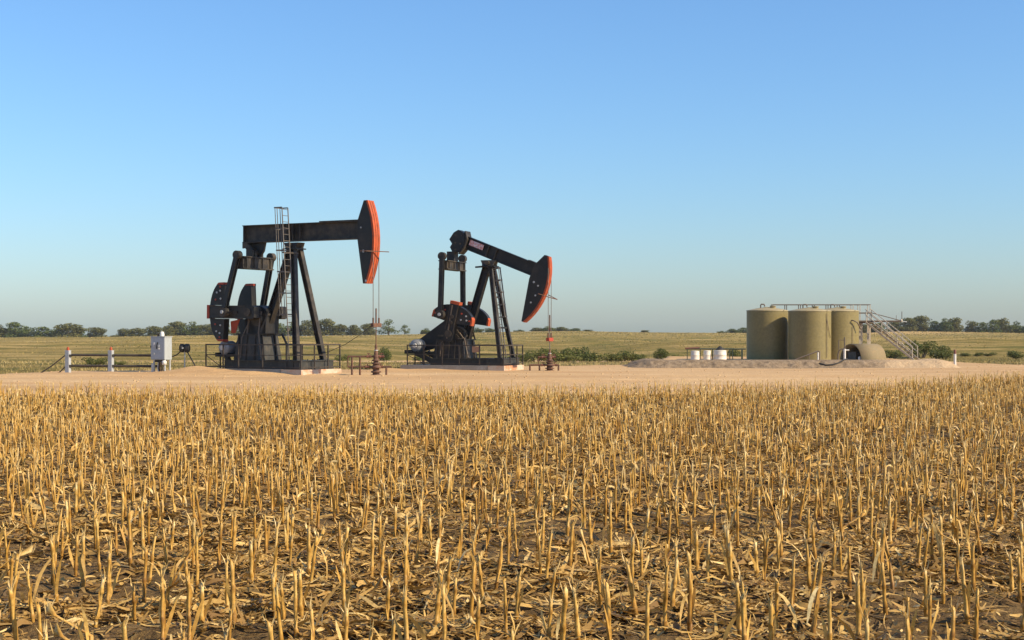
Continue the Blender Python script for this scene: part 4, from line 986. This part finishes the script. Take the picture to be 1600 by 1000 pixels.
# (px, top, width px, distance, where)
BUSHES = [(150, 557, 36, 88, 'behind the pipe fence between its two posts'), (185, 565, 20, 88, 'low behind the fence right of the middle post'), (601, 541, 24, 150, 'right of the rusty wellhead of the larger pump jack'),
          (840, 546, 34, 124, 'just left of the smaller pump jack\'s wellhead'), (860, 541, 40, 126, 'directly behind the smaller pump jack\'s wellhead'), (818, 550, 26, 126, 'by the right end of the smaller pump jack'),
          (886, 542, 26, 150, 'in the far hedge right of the polished rod, left end'), (906, 540, 28, 152, 'in the far hedge right of the polished rod, right end'), (874, 544, 20, 150, 'in the far hedge behind the polished rod'),
          (890, 553, 40, 128, 'leftmost of the long bush row left of the berm'), (922, 546, 40, 130, 'second in the long bush row left of the berm'), (952, 549, 36, 130, 'third in the long bush row left of the berm'), (978, 547, 38, 131, 'fourth in the long bush row left of the berm'), (1000, 549, 30, 131, 'last of the long bush row left of the berm'),
          (1034, 543, 26, 128, 'round and alone above the left end of the berm'), (1058, 552, 22, 130, 'low, left of the white barrels'), (1152, 542, 24, 150, 'behind the pipe rack by the tanks'), (1395, 545, 40, 140, 'behind the upper stairs'), (1375, 550, 30, 138, 'behind the curved shelter'),
          (1440, 530, 40, 148, 'tall and dark right of the staircase'), (1462, 537, 38, 142, 'second of three right of the staircase'), (1476, 546, 32, 136, 'lowest of three right of the staircase'), (1585, 545, 32, 138, 'at the right edge of the picture'), (1530, 549, 16, 150, 'small, right of the marker post'), (1546, 551, 18, 150, 'small and low, farther right of the marker post'), (1508, 551, 18, 150, 'small, directly behind the marker post'),
          (690, 548, 30, 170, 'behind the smaller pump jack\'s pedestal'), (415, 552, 30, 160, 'behind the larger pump jack\'s rear leg'), (655, 553, 26, 135, 'behind the smaller pump jack\'s motor'), (535, 553, 24, 132, 'right of the larger pump jack\'s front leg'), (470, 556, 20, 130, 'between the larger pump jack\'s front legs')]
for i, (px, top, wpx, d, wh) in enumerate(BUSHES):
    x = (px - 800) / 2222 * d; zb = tz(x, d) - 0.05
    h = max(0.5, (522 - top) * d / 2222 + 2.0 - zb); w = wpx * d / 2222 * 1.255
    put_tree('bush', 'green bush ' + wh, 'bushes on the pasture', x, d, zb, w, h / 0.92, rt.choice([0, 1, 2, 3]), rt.random() * 6.28, bush_protos, 'bush')

# dry grass along the edge of the pad and in the near pasture
def blades(n, xr, yfun, hr, rng, zfun):
    x = xr[0] + (xr[1] - xr[0]) * rng.random(n); y = yfun(x, rng); z = zfun(x, y)
    h = hr[0] + (hr[1] - hr[0]) * rng.random(n) ** 1.5; a = rng.random(n) * 6.28; w = 0.02 + 0.03 * rng.random(n)
    lx = rng.normal(size=n) * 0.35 * h; ly = rng.normal(size=n) * 0.25 * h
    ca, sa = np.cos(a) * w, np.sin(a) * w
    B = np.stack([x, y, z - 0.03], -1)
    V = np.stack([B + np.stack([-ca, -sa, 0 * h], -1), B + np.stack([ca, sa, 0 * h], -1), B + np.stack([lx + ca * .3, ly + sa * .3, h], -1), B + np.stack([lx - ca * .3, ly - sa * .3, h * 0.97], -1)], 1).reshape(-1, 3)
    t = np.repeat(np.clip(fbm(x * 0.15, y * 0.15, 2, 90) * 0.9 + 0.35 * (rng.random(n) - 0.5), 0, 1), 4)
    return V, t
V1, t1 = blades(15000, (-48, 46), lambda x, g: far_y(x) + 0.2 + 4 * g.random(len(x)) ** 2, (0.05, 0.22), RNG, terrain_z)
V2, t2 = blades(30000, (-60, 62), lambda x, g: far_y(x) + 60 * g.random(len(x)), (0.05, 0.20), RNG, terrain_z)
nt = 45000; yt = 108 + 470 * RNG.random(nt) ** 1.3; xt = (RNG.random(nt) * 2 - 1) * (0.42 * yt + 10)
sc_ = (0.035 + yt * 0.00028)[:, None]; zt = terrain_z(xt, yt); ht = (0.04 + 0.10 * RNG.random(nt)) * (0.6 + yt / 400); at = RNG.random(nt) * 3.14
B = np.stack([xt, yt, zt - 0.05], -1); D_ = np.stack([np.cos(at), np.sin(at), 0 * at], -1) * sc_ * (0.6 + 1.2 * RNG.random(nt))[:, None]; U_ = np.stack([0 * ht, 0 * ht, ht], -1)
Vt = np.stack([B - D_, B + D_, B + D_ * 0.6 + U_, B - D_ * 0.7 + U_ * 0.8], 1).reshape(-1, 3)
tt = np.repeat(np.clip(1.0 * (fbm(xt * 0.03, yt * 0.05, 4, 95, 0.6) - 0.5) + 0.62 + 0.2 * (RNG.random(nt) - 0.5), 0, 1), 4)
o = np_mesh('pasture_tufts', Vt, np.arange(len(Vt)).reshape(-1, 4), 'pasture', tt); tag(o, 'mottled tufts of grass across the rolling pasture', 'grass', kind='stuff')
V = np.concatenate([V1, V2]); o = np_mesh('dry_grass', V, np.arange(len(V)).reshape(-1, 4), 'drygrass', np.concatenate([t1, t2]))
tag(o, 'dry tan grass along the far edge of the sandy pad', 'grass', kind='stuff')

# ------------------------------------------------------------------ corn stubble
def leaf_strip(p0, d0, length, width, droop, rng, tint, segs=5):
    p = np.array(p0, float); d = np.array(d0, float); d /= np.linalg.norm(d); V = []; side = np.cross(d, [0, 0, 1.0]); side = side / (np.linalg.norm(side) + 1e-6)
    tw = rng.normal() * 0.5
    for i in range(segs + 1):
        k = i / segs; ww = width * (0.55 + 0.6 * k) * (1 - k ** 3 * 0.9); s2 = side * math.cos(tw * k * 3) + np.cross(d, side) * math.sin(tw * k * 3)
        V += [p - s2 * ww / 2, p + s2 * ww / 2]
        d = d + np.array([rng.normal() * 0.12, rng.normal() * 0.12, -droop]); d /= np.linalg.norm(d); p = p + d * length / segs
        if p[2] < 0.01: p[2] = 0.01; d[2] = abs(d[2]) * 0.1
    Q = [(2 * i, 2 * i + 1, 2 * i + 3, 2 * i + 2) for i in range(segs)]
    return np.array(V), np.array(Q), np.clip(tint + 0.25 * np.repeat(np.arange(segs + 1) / segs, 2) * rng.normal(), 0, 1)

def stub(seed, n, rings, lean, leaves, bent=False, frays=3):
    """one cut stalk: (stalk V,Q,t), (leaves V,Q,t)"""
    rng = np.random.default_rng(seed); h = 0.385 * (0.8 + 0.4 * rng.random()); r0 = (0.0112 if rings > 6 else 0.0082) + 0.0042 * rng.random()
    a = rng.random() * 6.28; lx, ly = math.cos(a) * lean, math.sin(a) * lean; wob = rng.normal(size=(rings, 2)) * 0.0014
    zs = np.linspace(-0.05, h, rings); nodes = [0.06 + 0.02 * rng.random(), 0.06 + 0.15 + 0.03 * rng.random(), 0.38 + 0.03 * rng.random()]
    zs = np.sort(np.concatenate([zs, [z + e for z in nodes if z < h - 0.03 for e in (-0.008, 0.008)]])) if rings > 6 else zs
    V = []; T = []; base_t = 0.3 + 0.3 * rng.random(); cs = np.cos(np.arange(n) * 2 * math.pi / n); sn = np.sin(np.arange(n) * 2 * math.pi / n)
    cut = rng.normal(size=2) * 0.9
    for i, z in enumerate(zs):
        k = max(0, z) / h; r = r0 * (1.12 - 0.25 * k); isn = any(abs(z - q) < 0.01 for q in nodes)
        if isn and rings > 6: r *= 1.3
        cx = lx * z + wob[i % rings, 0] + (0.5 * lx * z * k); cy = ly * z + wob[i % rings, 1]
        zz = np.full(n, z)
        if bent and z > h * 0.35: e = z - h * 0.35; cx += math.cos(a) * e * 0.9; cy += math.sin(a) * e * 0.9; zz = zz - e * 0.65
        if i == len(zs) - 1: zz = zz + (cut[0] * cs + cut[1] * sn) * r0 + rng.random(n) * 0.02
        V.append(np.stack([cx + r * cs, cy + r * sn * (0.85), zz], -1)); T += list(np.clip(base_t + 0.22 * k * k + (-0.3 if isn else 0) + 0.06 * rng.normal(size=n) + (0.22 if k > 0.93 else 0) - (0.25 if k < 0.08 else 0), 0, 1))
    topc = V[-1].mean(0); m = len(V); V = np.concatenate(V)
    Q = [(i * n + k, i * n + (k + 1) % n, (i + 1) * n + (k + 1) % n, (i + 1) * n + k) for i in range(m - 1) for k in range(n)]
    # cut face
    V = np.concatenate([V, [topc - [0, 0, 0.012]]]); T.append(1.0)
    Q += [((m - 1) * n + k, (m - 1) * n + (k + 1) % n, m * n, m * n) for k in range(0)]
    V = list(V)
    c = m * n
    for k in range(0, n - 1, 2): Q.append(((m - 1) * n + k, (m - 1) * n + k + 1, (m - 1) * n + (k + 2) % n, c))
    Q = np.array(Q); V = np.array(V); T = np.array(T)
    Vs, Qs, Ts = [V], [Q], [T]; off = len(V)
    for f in range(frays):
        aa = rng.random() * 6.28; p = topc + np.array([math.cos(aa) * r0 * .8, math.sin(aa) * r0 * .8, -0.03]); v, q, t = leaf_strip(p, (math.cos(aa) * .35, math.sin(aa) * .35, 1), 0.05 + 0.07 * rng.random(), 0.010, 0.02, rng, 0.95, 2)
        Vs.append(v); Qs.append(q + off); Ts.append(t); off += len(v)
    # peeling sheath hugging the stalk
    aa = rng.random() * 6.28; p = np.array([math.cos(aa) * r0 * 1.1 + lx * .1, math.sin(aa) * r0 * 1.1 + ly * .1, 0.08]); v, q, t = leaf_strip(p, (math.cos(aa) * .05 + lx, math.sin(aa) * .05 + ly, 1), h * 0.6, 0.032, 0.0, rng, 0.6, 3)
    Vs.append(v); Qs.append(q + off); Ts.append(t); off += len(v)
    main = (np.concatenate(Vs), np.concatenate(Qs), np.concatenate(Ts))
    LV, LQ, LT = [], [], []; off = 0
    for l in range(leaves):
        aa = rng.random() * 6.28; z = h * (0.25 + 0.6 * rng.random()); p = np.array([lx * z + math.cos(aa) * r0, ly * z + math.sin(aa) * r0, z * (0.75 if bent else 1)])
        v, q, t = leaf_strip(p, (math.cos(aa), math.sin(aa), 0.5 * rng.normal() + 0.3), (0.16 + 0.26 * rng.random()) * (1 if rings > 6 else 0.6), 0.022 + 0.018 * rng.random(), 0.30 + 0.3 * rng.random(), rng, 0.55 + 0.3 * rng.random())
        LV.append(v); LQ.append(q + off); LT.append(t); off += len(v)
    return main, ((np.concatenate(LV), np.concatenate(LQ), np.concatenate(LT)) if leaves else None)

# rows run nearly across the picture
sx_, sy_ = [], []
ROW = 0.76
for j in range(int(7.2 / ROW), int(74 / ROW)):
    yb = j * ROW; half = 0.46 * yb + 6; n = int(2 * half / (0.25 if yb < 15 else 0.165))
    xx = -half + 2 * half * (np.arange(n) + RNG.random(n) * 0.6) / n; keep = RNG.random(n) < 0.98 - 0.45 * sstep(0.52, 0.72, fbm(xx * 0.28, xx * 0 + yb * 0.45, 3, 14)); xx = xx[keep]
    yy = yb - 0.06 * xx + RNG.normal(size=len(xx)) * 0.15
    sx_.append(xx); sy_.append(yy)
SX = np.concatenate(sx_); SY = np.concatenate(sy_)
ok = (SY < edge_y(SX) - 0.1) & (SY > 7.5) & (np.abs(SX) < 0.44 * SY + 2.5); SX, SY = SX[ok], SY[ok]
SZ = soil_z(SX, SY)
# does the stalk show in the picture? (between the picture's sides, top below the horizon line)
vis = (np.abs(SX) < 0.362 * SY) & ((2.0 - SZ - 0.40) / SY < 0.2151)
order = np.argsort(np.where(vis, SY, 1e9))[:300]
near = np.zeros(len(SX), bool); near[order] = True
KINDS_ = [(0.04, 0, False, 'upright cut corn stalk with frayed top in the nearest rows of stubble'), (0.05, 1, False, 'upright cut corn stalk with hanging leaf in the nearest rows of stubble'),
          (0.32, 1, False, 'leaning cut corn stalk with a dry leaf in the nearest rows of stubble'), (0.12, 2, True, 'bent broken corn stalk with dry leaves in the nearest rows of stubble')]
protos = []
for k, (lean, lv, bent, lab) in enumerate(KINDS_):
    for v in range(6 if k < 2 else 4):
        main, lf = stub(1000 + 31 * k + v, 9, 8, lean * (0.5 + 0.25 * v), lv, bent, 4)
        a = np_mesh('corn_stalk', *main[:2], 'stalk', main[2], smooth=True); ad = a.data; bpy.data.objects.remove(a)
        bd = None
        if lf: b = np_mesh('dry_leaf', *lf[:2], 'litter', lf[2], smooth=True); bd = b.data; bpy.data.objects.remove(b)
        protos.append((k, ad, bd, lab))
byk = [[p for p in protos if p[0] == k] for k in range(4)]
for i in order:
    k = rt.choices([0, 1, 2, 3], [60, 28, 8, 4])[0]; p = rt.choice(byk[k])
    s = bpy.data.objects.new('corn_stalk', p[1]); C.objects.link(s)
    s.location = (SX[i], SY[i], SZ[i] - 0.01); s.rotation_euler = (rt.gauss(0, 0.05), rt.gauss(0, 0.05), rt.random() * 6.28); f = 0.85 + 0.3 * rt.random(); s.scale = (1, 1, f)
    fx_ = SX[i] / (0.36 * SY[i]); side_ = ['at the far left', 'left of centre', 'right of centre', 'at the far right'][min(3, max(0, int((fx_ + 1) * 2)))]
    tag(s, p[3].replace('in the nearest rows of stubble', ('along the bottom edge, ' if SY[i] < 9.9 else 'behind the front rows, ') + side_), 'corn stalk', 'cut corn stalks in the nearest rows')
    if p[2]: l = bpy.data.objects.new('dry_leaf', p[2]); C.objects.link(l); l.parent = s
def scatter(protos_, X_, Y_, Z_, rng):
    VV, QQ, TT = [], [], []; off = 0; pick = rng.integers(0, len(protos_), len(X_))
    for k, (v, q, t) in enumerate(protos_):
        id_ = np.where(pick == k)[0]; m_ = len(id_)
        if not m_: continue
        a = rng.random(m_) * 6.28; c, s = np.cos(a)[:, None], np.sin(a)[:, None]; sc = (0.82 + 0.36 * rng.random(m_))[:, None]; tx, ty = rng.normal(size=(m_, 1)) * 0.05, rng.normal(size=(m_, 1)) * 0.05
        x = v[None, :, 0] * c - v[None, :, 1] * s; y = v[None, :, 0] * s + v[None, :, 1] * c; z = np.repeat(v[None, :, 2], m_, 0) * sc
        P_ = np.stack([x + tx * z + X_[id_][:, None], y + ty * z + Y_[id_][:, None], z + Z_[id_][:, None]], -1)
        VV.append(P_.reshape(-1, 3)); QQ.append((q[None] + (np.arange(m_) * len(v))[:, None, None]).reshape(-1, 4) + off); off += m_ * len(v)
        TT.append((np.clip(t[None] + rng.normal(size=(m_, 1)) * 0.14, 0, 1)).ravel())
    return np.concatenate(VV), np.concatenate(QQ), np.concatenate(TT)
far_protos = []
for k in range(22):
    main, lf = stub(5000 + k, 6, 4, [0.03, 0.04, 0.05, 0.16][k % 4], 1, k % 11 == 5, 3)
    v = np.concatenate([main[0], lf[0]]); q = np.concatenate([main[1], lf[1] + len(main[0])]); far_protos.append((v, q, np.concatenate([main[2], lf[2]])))
V, Q, t = scatter(far_protos, SX[~near], SY[~near], SZ[~near] - 0.01, RNG)
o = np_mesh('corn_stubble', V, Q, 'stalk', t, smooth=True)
tag(o, 'golden corn stubble filling the field behind the nearest rows', 'stubble', kind='stuff')

# loose stones and clods on the pad
ng = 5000; xg = -34 + 74 * RNG.random(ng); yg = edge_y(xg) + 0.3 + 42 * RNG.random(ng) ** 1.4; okg = yg < far_y(xg) - 0.5; xg, yg = xg[okg], yg[okg]; ng = len(xg)
rg = 0.012 + 0.04 * RNG.random(ng) ** 5; zg = pad_z(xg, yg); ag = RNG.random((ng, 4)) * 0.7 + np.arange(4)[None] * 1.571
ring = lambda f, dz: np.stack([xg[:, None] + np.cos(ag) * rg[:, None] * f * 1.3, yg[:, None] + np.sin(ag) * rg[:, None] * f, np.repeat((zg + rg * dz)[:, None], 4, 1)], -1)
V = np.concatenate([ring(1.0, -0.3), ring(0.75, 0.8)], 1).reshape(-1, 3)
Q = (np.array([[0, 1, 5, 4], [1, 2, 6, 5], [2, 3, 7, 6], [3, 0, 4, 7], [4, 5, 6, 7]])[None] + (np.arange(ng) * 8)[:, None, None]).reshape(-1, 4)
o = np_mesh('pad_gravel', V, Q, 'sand'); tag(o, 'scattered stones and clods on the sandy pad', 'gravel', kind='stuff')

# leaves, husks and stalk pieces on the soil
def litter(n, y0, y1, lr, wr, rng):
    y = np.sqrt(y0 ** 2 + (y1 ** 2 - y0 ** 2) * rng.random(n)); x = (rng.random(n) * 2 - 1) * (0.41 * y + 2.0)
    ok_ = y < edge_y(x); x, y = x[ok_], y[ok_]; n = len(x)
    # residue lies in patches
    dens = fbm(x * 1.1, y * 1.1, 3, 77); ok_ = rng.random(n) < sstep(0.30, 0.62, dens) * 0.85 + 0.15; x, y = x[ok_], y[ok_]; n = len(x)
    L = lr[0] + (lr[1] - lr[0]) * rng.random(n) ** 2.2; W = wr[0] + (wr[1] - wr[0]) * rng.random(n) ** 1.6
    a = rng.random(n) * 6.28; pitch = rng.normal(size=n) * 0.20; roll = rng.normal(size=n) * 0.55; bend = rng.normal(size=n) * 1.1; curl = rng.normal(size=n) * 0.8
    z = soil_z(x, y) + 0.012 + 0.03 * rng.random(n) ** 2
    pts = []
    for k in (-1.0, -0.33, 0.33, 1.0):
        s = k * L / 2; yaw = a + bend * k * 0.5
        cx = x + np.cos(a) * s - np.sin(a) * bend * (k * k - 0.4) * L * 0.18; cy = y + np.sin(a) * s + np.cos(a) * bend * (k * k - 0.4) * L * 0.18; cz = z + s * pitch + curl * (k * k - 0.4) * L * 0.16
        cz = np.maximum(cz, z - 0.012); w = W * (1 - 0.55 * (abs(k) == 1)) / 2
        for e in (-1, 1): pts.append(np.stack([cx - np.sin(yaw) * w * e, cy + np.cos(yaw) * w * e, cz + np.sin(roll) * w * e], -1))
    V = np.stack(pts, 1).reshape(-1, 3); b = np.arange(n)[:, None, None] * 8
    Q = (np.array([[0, 1, 3, 2], [2, 3, 5, 4], [4, 5, 7, 6]])[None] + b).reshape(-1, 4)
    t = np.repeat(np.clip(rng.beta(1.6, 1.5, n), 0, 1), 8)
    return V, Q, t
VV, QQ, TT = [], [], []; off = 0
for n, y0, y1, lr, wr in ((85000, 7.3, 14.5, (0.03, 0.36), (0.006, 0.036)), (100000, 14.5, 26, (0.05, 0.36), (0.008, 0.046)), (105000, 26, 66, (0.08, 0.42), (0.018, 0.08))):
    v, q, t = litter(n, y0, y1, lr, wr, RNG); VV.append(v); QQ.append(q + off); TT.append(t); off += len(v)
o = np_mesh('crop_residue', np.concatenate(VV), np.concatenate(QQ), 'litter', np.concatenate(TT))
tag(o, 'dry corn leaves and husks littering the field soil', 'crop residue', kind='stuff')

# ------------------------------------------------------------------ thin haze over the land
hz = MB().box(-900, 900, -40, 1150, -14, 12.5).build('haze', 'hazemat'); tag(hz, 'thin pale haze over the distant fields', None, kind='stuff')
